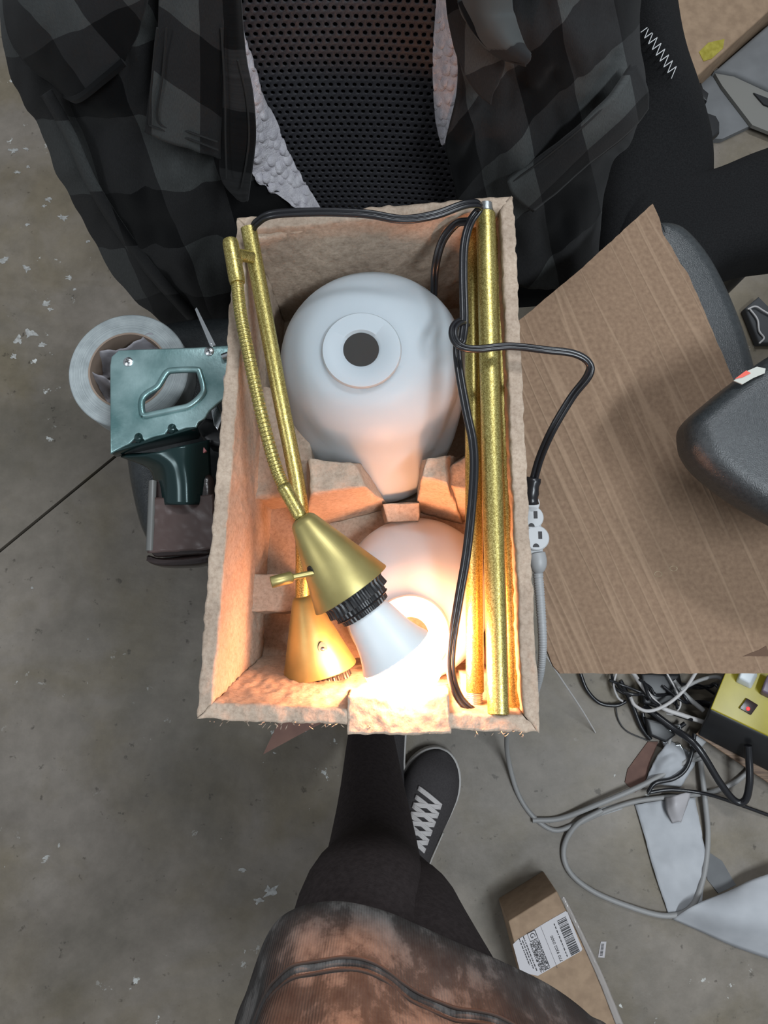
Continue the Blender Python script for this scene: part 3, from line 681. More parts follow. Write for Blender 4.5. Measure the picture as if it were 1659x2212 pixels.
# ================================================================== LAMP HEAD: pole, gooseneck and two socket cups
lamp = thing('floor_lamp_head', 'brass floor lamp top with gooseneck, two conical socket cups and black cord, in the tray', 'lamp', P(620, 1000, 0.62))
pole = [P(537, 492, .732), P(600, 830, .700), P(650, 1100, .668), P(655, 1292, .640)]
v, f = tubegeo(crv(pole, 30), 0.0070, 24); autosmooth(obj('pole', v, f, M_BRASS, lamp), 50)
gp = [P(497, 520, .748), P(504, 560, .748), P(513, 612, .747)]
mb = MB(); path = crv(gp, 12); mb.add(*tubegeo(path, lambda t: 0.0062 if t < 0.02 or t > 0.98 else 0.0068, 24)); autosmooth(mb.build('short_tube', M_BRASS, lamp), 50)
tube('sleeve_joint', [P(506, 566, .748), P(506.6, 569, .748)], 0.0069, M_SATIN, lamp, n=3, segs=24)
tube('connector', [P(506, 549, .748), P(543, 556, .733)], 0.0052, M_BRASS, lamp, n=6, segs=18)
gpts = [P(512, 608, .746), P(520, 680, .742), P(540, 780, .737), P(566, 900, .732), P(598, 1015, .733), P(630, 1082, .735)]
NC = 64
path = crv(gpts, NC*5+1)
def gr(t):
    ph = (t*NC) % 1.0; return 0.00545*(1.0 - 0.27*max(0.0, abs(ph-0.5)*2-0.55)/0.45)
v, f = tubegeo(path, gr, 18); obj('gooseneck', v, f, M_BRASS, lamp)
path = crv([P(612, 1050, .734), P(632, 1085, .735), P(651, 1120, .735)], 10)
v, f = tubegeo(path, 0.0058, 20); obj('neck_ferrule', v, f, M_BRASS, lamp)
def cup(T, Mp, label_dark):
    ax = (Mp-T).normalized()
    prof = [(0.006, -0.001), (0.0085, 0.0), (0.0105, 0.0018), (0.0118, 0.005), (0.0345, 0.070), (0.0342, 0.0708), (0.0332, 0.0705), (0.0325, 0.068), (0.012, 0.010)]
    c = rev('socket_cup', prof, T, ax, M_SATIN, lamp, 72)
    tooth = lambda k: 1.0 if k % 4 < 2 else 0.965
    rev('socket_ring', [(0.010, 0.055), (0.0285, 0.055), (0.0290, 0.066), (0.0285, 0.071), (0.0270, 0.0745), (0.0276, 0.079), (0.0280, 0.081), (0.0238, 0.0815), (0.0236, 0.0855), (0.0246, 0.0865), (0.0218, 0.0875), (0.0214, 0.0915), (0.010, 0.0915)], T, ax, M_BLKP, c, 144, tooth, 30)
    return c, ax
T1, M1 = P(651, 1120, .735), P(757, 1272, .722)
c1, ax1 = cup(T1, M1, 0)
T2, M2 = P(655, 1288, .640), P(693, 1455, .622)
c2, ax2 = cup(T2, M2, 0)
def cone_hit(px, py, T, ax):
    z = 0.78
    while z > 0.58:
        p = P(px, py, z); h = (p-T).dot(ax); r = (p-T-ax*h).length
        if r < 0.0105+(0.0240)*(h-0.002)/0.068: break
        z -= 0.0003
    h = (p-T).dot(ax); return p, (p-T-ax*h).normalized()
p1, n1 = cone_hit(673, 1236, T1, ax1)
def slot(p, nrm, ax, parent, l=0.0052, w=0.0030):
    b2 = nrm.cross(ax).normalized(); v = []; k = 20
    for s in (0.0006, -0.004):
        for i in range(k):
            an = 2*math.pi*i/k; v.append(p+nrm*s+ax*(l*math.sin(an))+b2*(w*math.cos(an)))
    f = [tuple(range(k)), tuple(range(k, 2*k))[::-1]]+[(i, (i+1) % k, k+(i+1) % k, k+i) for i in range(k)]
    return obj('switch_slot', v, f, M_BLKP, parent, False)
slot(p1, n1, ax1, c1)
kn = P(585, 1258, p1.z+0.006); kd = (kn-p1)
tube('switch_stem', [p1-kd*0.05+ax1*0.001, p1+kd*0.55], 0.0024, M_SATIN, c1, n=4, segs=14)
v, f = revgeo([(0.0, 0.0), (0.0042, 0.0), (0.0046, 0.0008), (0.0046, 0.0165), (0.0024, 0.018)], kn, -kd, 48, lambda k: 1.0 if k % 2 else 0.93)
obj('switch_knob', v, f, M_SATIN, c1)
p2, n2 = cone_hit(697, 1401, T2, ax2)
slot(p2, n2, ax2, c2, 0.0062, 0.0042)
v, f = revgeo([(0.0, 0.0015), (0.0016, 0.0014), (0.002, 0.0)], p2+n2*0.0004+ax2*0.0003, n2, 14); obj('slot_screw', v, f, M_STEEL, c2)

# ------------------------------------------------------------------ bulb
bulb = thing('light_bulb', 'lit white LED bulb screwed into the upper brass socket cup', 'light bulb', T1+ax1*0.13+Vector((0, 0, -0.04)))
rev('bulb_base', [(0.0, 0.086), (0.0180, 0.086), (0.0182, 0.0935), (0.0195, 0.0965), (0.0205, 0.100), (0.0222, 0.108), (0.0248, 0.118), (0.0283, 0.127), (0.0318, 0.1335), (0.0316, 0.1342), (0.0, 0.1342)], T1, ax1, M_WHITEP, bulb, 64)
dome = [(0.0312, 0.1343)]
for i in range(1, 14):
    an = math.pi/2*i/13; dome.append((max(0.0312*math.cos(an), 0.0002), 0.1343+0.012*min(1, i/4)+0.030*math.sin(an)-0.012*(1-min(1, i/4))*0))
dome = [(0.0312, 0.1343), (0.0316, 0.141), (0.0312, 0.148), (0.0295, 0.156), (0.0262, 0.163), (0.021, 0.1685), (0.014, 0.172), (0.007, 0.1735), (0.0003, 0.174)]
rev('bulb_dome', dome, T1, ax1, M_BULB, bulb, 48)

# ================================================================== THREE POLE SECTIONS
def section(label, p, q, r, ends):
    t = thing('lamp_pole_section', label, 'lamp pole', (p+q)/2-Vector((0, 0, r)), 'brass pole sections along the right wall')
    dr = (q-p).normalized()
    prof = [(r*0.55, 0.002), (r*0.9, 0.0), (r, 0.001), (r, (q-p).length-0.001), (r*0.9, (q-p).length), (r*0.55, (q-p).length-0.002), (r*0.5, 0.05)]
    rev('tube', prof, p, dr, M_BRASS, t, 40)
    for e, L_ in ends:
        o_, s = (p, -1) if e == 'far' else (q, 1)
        prof = [(r*0.6, -0.004)]; k = 10
        for i in range(k): prof += [(r*0.80, L_*i/k), (r*0.88, L_*(i+0.5)/k)]
        prof += [(r*0.78, L_), (r*0.6, L_), (r*0.6, -0.004)]
        rev('thread_ferrule', prof, o_, dr*s, M_STEEL, t, 32)
    return t
section('brass pole section on top of the bundle, silver ferrule at far end', P(1049, 462, .716), P(1077, 1543, .716), 0.0087, [('far', 0.0085)])
section('brass pole section with bare threaded near end, left of the bundle', P(1020, 476, .690), P(1026, 1496, .690), 0.0075, [('near', 0.017)])
section('brass pole section wedged against the right tray wall', P(1072, 480, .694), P(1111, 1538, .694), 0.0078, [('far', 0.0085)])

# ================================================================== LAMP CORD
R_ = 0.0021
def cz(pts, r=R_, up=Vector((0, 0, 1)), name='cord'):
    return zipgeo([P(x, y, z) for x, y, z in pts], r, up=up).build(name, M_CORD, lamp)
cz([(545, 495, .733), (556, 480, .742), (590, 463, .752), (690, 458, .754), (790, 462, .754), (870, 474, .752), (940, 464, .752), (1000, 443, .750), (1030, 440, .745), (1036, 450, .736), (1016, 480, .732), (1003, 530, .730), (1001, 600, .728), (1003, 690, .727), (998, 735, .726), (988, 748, .722), (992, 800, .722), (1008, 890, .723), (1022, 960, .724), (1023, 1040, .724), (1010, 1180, .722), (992, 1290, .720), (976, 1390, .716), (974, 1450, .712), (988, 1500, .706), (1015, 1532, .702), (1050, 1548, .698), (1100, 1550, .692)], up=Vector((0.25, 0, 1)))
cz([(1012, 478, .722), (985, 484, .716), (956, 520, .705), (941, 575, .690), (937, 640, .66)], up=Vector((0.3, 0, 1)))
lc = cz([(1008, 700, .722), (995, 694, .730), (981, 706, .734), (980, 728, .736), (995, 748, .738), (1030, 754, .738), (1100, 748, .738), (1180, 756, .738), (1240, 764, .736), (1272, 784, .732), (1270, 812, .726), (1235, 858, .712), (1195, 925, .696), (1168, 985, .678), (1153, 1035, .664)], up=Vector((0.0, 0.5, 1)))
v, f = tubegeo(crv([P(1153, 1032, .664), P(1148, 1062, .660), P(1147, 1088, .656)], 8), lambda t: 0.0068+0.0018*math.sin(t*14)*0.3, 14); obj('plug', v, f, M_CORD, lc)

# ================================================================== CARDBOARD SHEET
CZ = 0.612
sh = plate('cardboard_sheet', [(1410, 440), (1424, 470), (1432, 505), (1452, 535), (1470, 570), (1486, 590), (1582, 815), (1700, 1050), (1780, 1240), (1780, 1452), (1659, 1455), (1210, 1455), (1196, 1440), (1172, 1385), (1160, 1250), (1132, 1000), (1112, 800), (1112, 700), (1250, 585)], CZ, 0.0045, M_CORR, jag=0.0008)
tag(sh, 'large sheet of creased brown corrugated cardboard beside the tray', 'cardboard')
M_CORE2 = mat('board_edge', (0.20, 0.15, 0.09), (0.33, 0.26, 0.17), 300, 0.9)
mb = MB()
for (x, y) in [(1422, 1240), (1455, 1228)]:
    c = P(x, y, CZ+0.0003); s = scl(c)
    pts = [c+Vector((math.cos(2*math.pi*k/14)*9*s, math.sin(2*math.pi*k/14)*6*s, 0)) for k in range(14)]
    mb.add(pts+[c+Vector((0, 0, -0.0015))], [(k, (k+1) % 14, 14) for k in range(14)])
o = mb.build('punched_dent', M_CORE2, sh)
tr = plate('torn_patch', [(1605, 1418), (1640, 1404), (1655, 1395), (1662, 1412), (1680, 1418)], CZ+0.0004, 0.0006, mat('torn_brown', (0.09, 0.05, 0.03), rough=0.9), sh, jag=0.001)

# ================================================================== EXTENSION CORD: three-way tap, strain relief, cable on the floor
ext = thing('extension_cord', 'grey extension cord with white three-outlet tap beside the tray', 'extension cord', P(1160, 1180, CZ))
TZ = CZ+0.022
plate('tap_body', [(1138, 1088), (1163, 1088), (1170, 1130), (1174, 1180), (1176, 1205), (1140, 1210)], TZ-0.002, 0.019, M_TAPW, ext, bev=0.003)
for (cx, cy, r) in [(1143, 1090, 20), (1146, 1120, 25), (1156, 1164, 27)]:
    c = P(cx, cy, TZ-0.003); s = scl(c)
    dsk = rev('outlet_face', [(0.0, 0.0075), (r*s*0.92, 0.0075), (r*s, 0.0065), (r*s, 0.0), (0.0, 0.0)], c, Vector((0, 0, 1)), M_TAPW, ext, 40)
    if cy < 1100: continue
    tp = c.z+0.0076
    k1 = P(cx+11, cy-8, tp); s = scl(k1)
    bm_ = [k1+Vector((a_*4*s, b2*8*s, e)) for e in (-0.001, 0.0003) for a_, b2 in ((-1, -1), (1, -1), (1, 1), (-1, 1))]
    obj('blade_slot', bm_, [(0, 1, 2, 3), (4, 5, 6, 7), (0, 1, 5, 4), (1, 2, 6, 5), (2, 3, 7, 6), (3, 0, 4, 7)], M_INK, dsk, False)
    k2 = P(cx+2, cy+15, tp); v = [k2+Vector((math.cos(math.pi*i/10)*7*s, math.sin(math.pi*i/10)*8*s-3*s, e)) for e in (-0.001, 0.0003) for i in range(11)]
    obj('ground_hole', v, [tuple(range(11)), tuple(range(11, 22))]+[(i, (i+1) % 11, 11+(i+1) % 11, 11+i) for i in range(11)], M_INK, dsk, False)
v, f = tubegeo(crv([P(1158, 1196, TZ-0.008), P(1162, 1215, TZ-0.008), P(1163, 1240, TZ-0.010)], 12), lambda t: 0.0088*math.sqrt(max(0.12, 1-t**4)), 18); obj('tap_collar', v, f, M_GREYP, ext)
rp = crv([P(1162, 1238, TZ-0.010), P(1168, 1310, TZ-0.013), P(1172, 1390, CZ+0.004), P(1168, 1450, CZ-0.01), P(1156, 1500, CZ-0.04)], 160)
v, f = tubegeo(rp, lambda t: (0.0052-0.0018*t)*(1.0 if int(t*159) % 3 else 0.86), 12); obj('strain_relief', v, f, M_GREYP, ext)
def cab(name, pts, r, m, parent=None):
    return tube(name, [P(x, y, z) for x, y, z in pts], r, m, parent, n=max(12, len(pts)*8), segs=10)
cab('cable', [(1156, 1500, CZ-.04), (1130, 1540, .48), (1104, 1560, .30), (1095, 1590, .12), (1098, 1640, .03), (1118, 1712, .004), (1150, 1762, .004), (1195, 1793, .004), (1240, 1782, .004), (1300, 1755, .004), (1370, 1732, .005), (1440, 1722, .008), (1530, 1712, .006), (1590, 1688, .006), (1640, 1640, .006)], 0.0042, M_GCABLE, ext)

# ================================================================== SECOND CHAIR's armrest at the right edge
ch2 = thing('office_chair', 'office chair whose glossy black armrest corner juts in over the cardboard at right', 'chair', P(1700, 1000, 0.0))
pad = plate('armrest', [(1497, 915), (1503, 897), (1520, 878), (1560, 844), (1600, 812), (1680, 755), (1800, 690), (1950, 700), (2000, 900), (1950, 1140), (1800, 1165), (1720, 1128), (1659, 1096), (1620, 1072), (1575, 1040), (1530, 1000), (1506, 965), (1499, 940)], 0.735, 0.05, M_BLKL, ch2, bev=0.019, round_=100, res=5)
ps = P(1850, 930, 0.69)
tube('arm_post', [ps, ps-Vector((0, 0, 0.12)), ps+Vector((0.10, 0.0, -0.22)), ps+Vector((0.2, 0, -0.24))], 0.017, M_BLKP, ch2, n=20)
sc2 = ps+Vector((0.40, 0.02, -0.24)); sc2.z = 0
v, f = plategeo([sc2+Vector((math.cos(2*math.pi*k/40)*0.24, math.sin(2*math.pi*k/40)*0.24, 0)) for k in range(40)], (), 0.07, 0.49, 0.028, 4); obj('seat', v, f, M_BLKL, ch2)
rev('gas_column', [(0, 0.0), (0.03, 0.0), (0.03, 0.2), (0.02, 0.2), (0.02, 0.36), (0, 0.36)], sc2+Vector((0, 0, 0.07)), Vector((0, 0, 1)), M_BLKP, ch2, 20)
for k in range(5):
    an = math.radians(36+72*k); dr = Vector((math.cos(an), math.sin(an), 0))
    tube('base_leg', [sc2+Vector((0, 0, 0.10)), sc2+dr*0.24+Vector((0, 0, 0.06))], 0.018, M_BLKP, ch2, n=6)
    rev('caster', [(0, -0.022), (0.026, -0.02), (0.026, 0.02), (0, 0.022)], sc2+dr*0.24+Vector((0, 0, 0.0265)), Vector((-dr.y, dr.x, 0)), M_BLKP, ch2, 16)
# torn paint strip on the pad's edge
plate('torn_cover', [(1585, 822), (1610, 803), (1635, 792), (1654, 796), (1652, 806), (1628, 816), (1604, 830)], 0.7353, 0.0012, mat('torn_lining', (0.42, 0.42, 0.38), rough=0.8), pad, jag=0.0006)
plate('red_fleck', [(1588, 818), (1612, 800), (1622, 806), (1604, 815)], 0.7362, 0.0008, M_RED, pad)

# ================================================================== DARK UPHOLSTERED CHAIR behind the jacket
ch3 = thing('upholstered_chair', 'dark upholstered chair with white zigzag stitching, behind the jacket at upper right', 'chair', P(1500, 420, 0.0))
plate('seat', [(1345, 560), (1350, 420), (1400, 340), (1530, 345), (1659, 298), (1850, 240), (1860, 470), (1659, 528), (1570, 560), (1500, 640), (1400, 640)], 0.44, 0.12, M_BLKF, ch3, bev=0.035, round_=90, res=5)
bcols = [[(1290, -170, .40), (1295, 60, .40), (1290, 200, .38), (1260, 400, .36), (1250, 600, .34)],
         [(1340, -170, .50), (1356, 60, .48), (1370, 200, .46), (1340, 400, .43), (1320, 600, .40)],
         [(1400, -170, .53), (1428, 60, .51), (1462, 200, .48), (1470, 340, .44), (1440, 600, .41)],
         [(1430, -170, .50), (1462, 60, .48), (1502, 200, .455), (1526, 330, .42), (1500, 560, .40)],
         [(1436, -170, .44), (1466, 60, .43), (1508, 200, .41), (1534, 335, .38), (1520, 520, .36)]]
loft('side_bolster', bcols, P, 40, 60, M_BLKF, ch3, 0.01)
mb = MB(); zz = []
for i in range(17):
    t = i/16; x = 1384+66*t + (15 if i % 2 else 0); y = 62+100*t + (-12 if i % 2 else 8)
    zz.append(P(x, y, 0.507+0.006*math.sin(math.pi*t)-0.010*t))
for p, q in zip(zz, zz[1:]): mb.add(*tubegeo([p, q], 0.0006, 5))
mb.build('zigzag_stitching', M_WTHREAD, ch3)
for (x, y) in [(1400, 560), (1560, 540), (1760, 420), (1480, 340)]:
    p = P(x, y, .33); tube('leg', [p, Vector((p.x, p.y, 0.0))], 0.014, M_BLKP, ch3, n=4)

# ================================================================== UPPER RIGHT: box and papers on the floor
bx = thing('cardboard_box', 'brown cardboard box with a gold tape patch, top right behind the chair', 'box', P(1560, 0, 0.0))
tq = quadpx([(1502, 168), (1720, -30), (1560, -240), (1390, -40)], 0.075)
hexa('box_body', [Vector((p.x, p.y, 0.0)) for p in tq], tq, M_KRAFT, bx, bev=0.004)
plate('gold_tape', [(1510, 112), (1530, 92), (1565, 84), (1562, 104), (1538, 126), (1520, 132)], 0.0762, 0.0012, M_GOLD, bx)
pz = 0.0
def sheet(px, z, m, label, cat='paper', t=0.0015, **k):
    o_ = plate(k.pop('name', 'paper_sheet'), px, z+t, t, m, **k); tag(o_, label, cat); return o_
sheet([(1545, 150), (1659, 52), (1760, -10), (1760, 230), (1659, 190), (1590, 158)], 0.0, M_PAPER_SHADE, 'pale plastic sheet greyed by painted shade, at the right edge above the other papers', t=0.03, bev=0.008)
sheet([(1535, 142), (1600, 165), (1700, 215), (1700, 300), (1625, 270), (1560, 185)], 0.013, mat('shade_cream_paper', (0.17, 0.165, 0.15), rough=0.8), 'cream sheet folded under the greyed plastic sheet', t=0.008)  # cream darkened, corner shade is put into the colour
sheet([(1500, 165), (1530, 140), (1565, 190), (1628, 268), (1560, 300), (1510, 300)], 0.0, M_PAPER_SHADE, 'blue-grey paper beside the dark chair bolster', t=0.012)
o = sheet([(1512, 255), (1525, 240), (1548, 248), (1556, 262), (1556, 285), (1535, 300), (1516, 295)], 0.012, M_BLKP, 'crumpled black plastic scrap on the blue-grey paper', 'scrap', t=0.02, bev=0.006, name='plastic_scrap')
o = sheet([(1500, 165), (1514, 172), (1520, 190), (1532, 200), (1528, 218), (1512, 208), (1500, 205)], 0.012, M_BLKP, 'small torn black scrap against the bolster', 'scrap', t=0.012, bev=0.004, name='plastic_scrap')
sheet([(1628, 200), (1659, 212), (1700, 230), (1700, 245), (1650, 225)], 0.022, M_BLKP, 'thin black pointed strip on the cream sheet', 'scrap', t=0.003, name='plastic_strip')
# debris right of the armrest
sheet([(1570, 545), (1600, 525), (1618, 540), (1590, 575), (1575, 580)], 0.0, M_FLAP, 'dark brown card scrap on the floor right of the armrest', 'scrap', t=0.01, name='card_scrap')
sheet([(1556, 555), (1572, 548), (1560, 562)], 0.011, M_LABEL, 'tiny cream card tip beside the brown scrap', 'scrap', t=0.004, name='card_tip')
sheet([(1573, 552), (1593, 536), (1594, 540), (1576, 556)], 0.011, M_PAPER, 'small white stick lying on the brown scrap', 'scrap', t=0.003, name='white_stick')
sheet([(1610, 665), (1640, 640), (1690, 690), (1690, 740), (1640, 740)], 0.0, mat('dark_slab', (0.05, 0.052, 0.055), rough=0.7), 'dark grey slab on the floor at the right edge', 'slab', t=0.02, name='floor_slab', bev=0.004)
for k, pts in enumerate([[(1615, 668, .024), (1632, 662, .026), (1650, 672, .026), (1680, 690, .024)], [(1620, 668, .024), (1636, 690, .025), (1640, 715, .024), (1650, 730, .022), (1640, 742, .02)]]):
    tag(cab('white_wire', pts, 0.0018, M_WCABLE), ['thin white wire curving across the grey floor slab', 'thin white wire bent down the grey floor slab edge'][k], 'wire')

# ================================================================== LEFT: tape roll, hand tool, screwdriver
c = P(277, 800, SEATZ+0.034); s = scl(c); Ro = 129*s; Ri = 82*s; Hh = 0.034
tr_ = thing('tape_roll', 'silvery grey roll of duct tape on the chair seat, under the teal tool', 'tape roll', c-Vector((0, 0, Hh)))
o0 = c-Vector((0, 0, Hh))
rev('tape_winding', [(Ri+0.002, 0.0), (Ro-0.001, 0.0), (Ro, 0.001), (Ro, Hh-0.001), (Ro-0.001, Hh), (Ri+0.002, Hh), (Ri+0.002, 0.0)], o0, Vector((0, 0, 1)), M_TAPE, tr_, 96)
rev('core', [(Ri+0.002, -0.0003), (Ri+0.002, Hh+0.0006), (Ri, Hh+0.0006), (Ri, -0.0003)], o0, Vector((0, 0, 1)), mat('brown_core', (0.23, 0.17, 0.13), rough=0.8), tr_, 96)
# crumpled film stuffed in the core
def film(pts0, label):
    cols = [[(x, y, z) for x, y, z in pts0], [(x+6, y+30, z-0.02) for x, y, z in pts0], [(x+2, y+62, z-0.03) for x, y, z in pts0]]
    return loft('film_liner', cols, lambda x, y, z: P(x, y, z), 12, 30, M_CORE, tr_, 0.0008, None, lambda q, p, s_, t: Vector((0, 0, 0.004*noise.noise(q*0.08))))
film([(205, 760, SEATZ+.028), (235, 757, SEATZ+.033), (275, 750, SEATZ+.03), (318, 722, SEATZ+.034), (340, 728, SEATZ+.032)], '')
film([(190, 790, SEATZ+.026), (200, 768, SEATZ+.03), (196, 800, SEATZ+.03), (222, 812, SEATZ+.032), (240, 825, SEATZ+.026)], '')

tool = thing('hand_tool', 'teal hammered-metal hand tool with cut-out handle and taped dark grip', 'tool', P(360, 1000, SEATZ))
ZT = 0.632
outer = [(238, 980), (237, 790), (240, 770), (256, 756), (300, 754), (420, 750), (505, 744), (520, 752), (520, 845), (498, 850), (470, 872), (452, 888), (442, 904), (428, 912), (424, 922), (402, 924), (385, 930), (376, 922), (366, 924), (356, 938), (330, 944), (312, 952), (304, 944), (292, 946), (280, 958)]
hole = [(311, 897), (306, 880), (308, 862), (318, 850), (340, 836), (352, 818), (362, 804), (378, 800), (424, 799), (432, 806), (440, 836), (438, 850), (424, 866), (406, 878), (380, 884), (330, 895)]
def tilt(p): return p
pl = plate('side_plate', outer, ZT, 0.004, M_TEAL, tool, bev=0.0015, holes=[hole], smooth=True)
hr = [P(x, y, ZT+0.0005) for x, y in hole]; hr.append(hr[0].copy())
mb = MB(); rimp = closed(hr[:-1], 80); rimp.append(rimp[0].copy()); mb.add(*tubegeo(rimp, 0.0032, 10, False)); mb.build('handle_rim', M_TEAL, pl)
tb = []
bq = [(x, y) for x, y in [(238, 980), (424, 922)]]
hexa('folded_edge', quadpx([(250, 988), (432, 948), (434, 938), (248, 976)], 0.600), quadpx([(238, 980), (426, 924), (426, 918), (238, 970)], ZT-0.001), M_DTEAL, tool, bev=0.0015)
for (x, y) in [(302, 946), (374, 926)]:
    k = P(x, y, ZT-0.004); rev('spot_dimple', [(0.0, 0.008), (0.003, 0.007), (0.0062, 0.0), (0.0, 0.0)], k, Vector((0, -0.5, 1)), M_DTEAL, pl, 16)
for (x, y) in [(277, 782), (452, 759), (492, 817)]:
    k = P(x, y, ZT); sc = rev('screw', [(0.0, 0.0022), (0.003, 0.002), (0.0048, 0.0008), (0.005, 0.0), (0.0, 0.0)], k, Vector((0, 0, 1)), M_STEEL, tool, 20)
    for a_ in (0.4, 0.4+math.pi/2):
        dx = Vector((math.cos(a_), math.sin(a_), 0)); v, f = tubegeo([k+Vector((0, 0, 0.0019))-dx*0.0026, k+Vector((0, 0, 0.0019))+dx*0.0026], 0.0005, 5); obj('cross_slot', v, f, M_INK, sc)
tube('steel_pin', [P(480, 772, ZT+.003), P(508, 762, ZT+.003)], 0.0035, M_STEEL, tool, n=3, segs=12)
# neck and grip body
loft('neck', [[(262, 984, .606), (320, 1008, .598), (336, 1040, .592), (338, 1090, .588)], [(330, 978, .626), (360, 1004, .624), (366, 1040, .618), (368, 1090, .612)], [(400, 962, .628), (404, 1000, .626), (408, 1040, .622), (410, 1090, .616)], [(450, 950, .604), (452, 1000, .600), (454, 1040, .594), (455, 1090, .588)]],
     lambda x, y, z: P(x, y, z), 20, 24, M_DTEAL, tool, 0.004)
hexa('grip', quadpx([(345, 1040), (470, 1040), (478, 1190), (345, 1190)], SEATZ+0.001), quadpx([(336, 1020), (462, 1020), (464, 1198), (322, 1208)], 0.606), M_GRIP, tool, bev=0.008)
hexa('tape_wrap', quadpx([(338, 1085), (474, 1085), (480, 1180), (338, 1185)], SEATZ+0.004), quadpx([(330, 1076), (462, 1068), (466, 1186), (318, 1196)], 0.6085), M_CLEAR, tool, (20, 20, 6), 0.0014, 120)
plate('grip_end', [(316, 1198), (345, 1204), (420, 1196), (466, 1190), (464, 1206), (420, 1220), (350, 1222), (318, 1214)], 0.600, 0.03, M_GRIP, tool, bev=0.006, round_=50, res=4)
tube('edge_trim', [P(330, 1040, .604), P(328, 1090, .607), P(324, 1190, .607)], 0.004, mat('grey_trim', (0.10, 0.10, 0.095), rough=0.4), tool, n=10)
# loose straps and slivers between tool and tray
for nm, px_, z, m, lab in [('pink_strip', [(424, 958), (432, 954), (446, 974), (438, 980)], .612, M_PINK, 'short pink plastic strip between the teal tool and tray'),
                           ('steel_sliver', [(455, 884), (470, 872), (482, 900), (470, 930), (462, 918)], .610, M_STEEL, 'bright bent steel sliver between the teal tool and tray'),
                           ('black_strap', [(418, 926), (440, 900), (468, 905), (500, 930), (500, 970), (450, 962)], .600, M_BLKP, 'crumpled black strap tucked between the teal tool and tray')]:
    tag(plate(nm, px_, z, 0.004 if m is not M_BLKP else 0.03, m, bev=0.001 if m is not M_BLKP else 0.006), lab, 'scrap')
sd = thing('screwdriver', 'thin steel screwdriver blade sticking up behind the teal tool', 'screwdriver', P(455, 745, .60))
v, f = hexgeo([P(462, 748, .596), P(452, 748, .596), P(421, 668, .60), P(424, 664, .60)], [P(466, 746, .600), P(454, 748, .600), P(421, 668, .603), P(425, 664, .603)], (1, 1, 1)); obj('blade', v, f, M_STEEL, sd, False)
tube('shaft', [P(458, 742, .598), P(480, 800, .590)], 0.0026, M_STEEL, sd, n=3)
tube('handle', [P(480, 800, .588), P(500, 860, .584)], 0.009, M_BLKP, sd, n=4, segs=16)

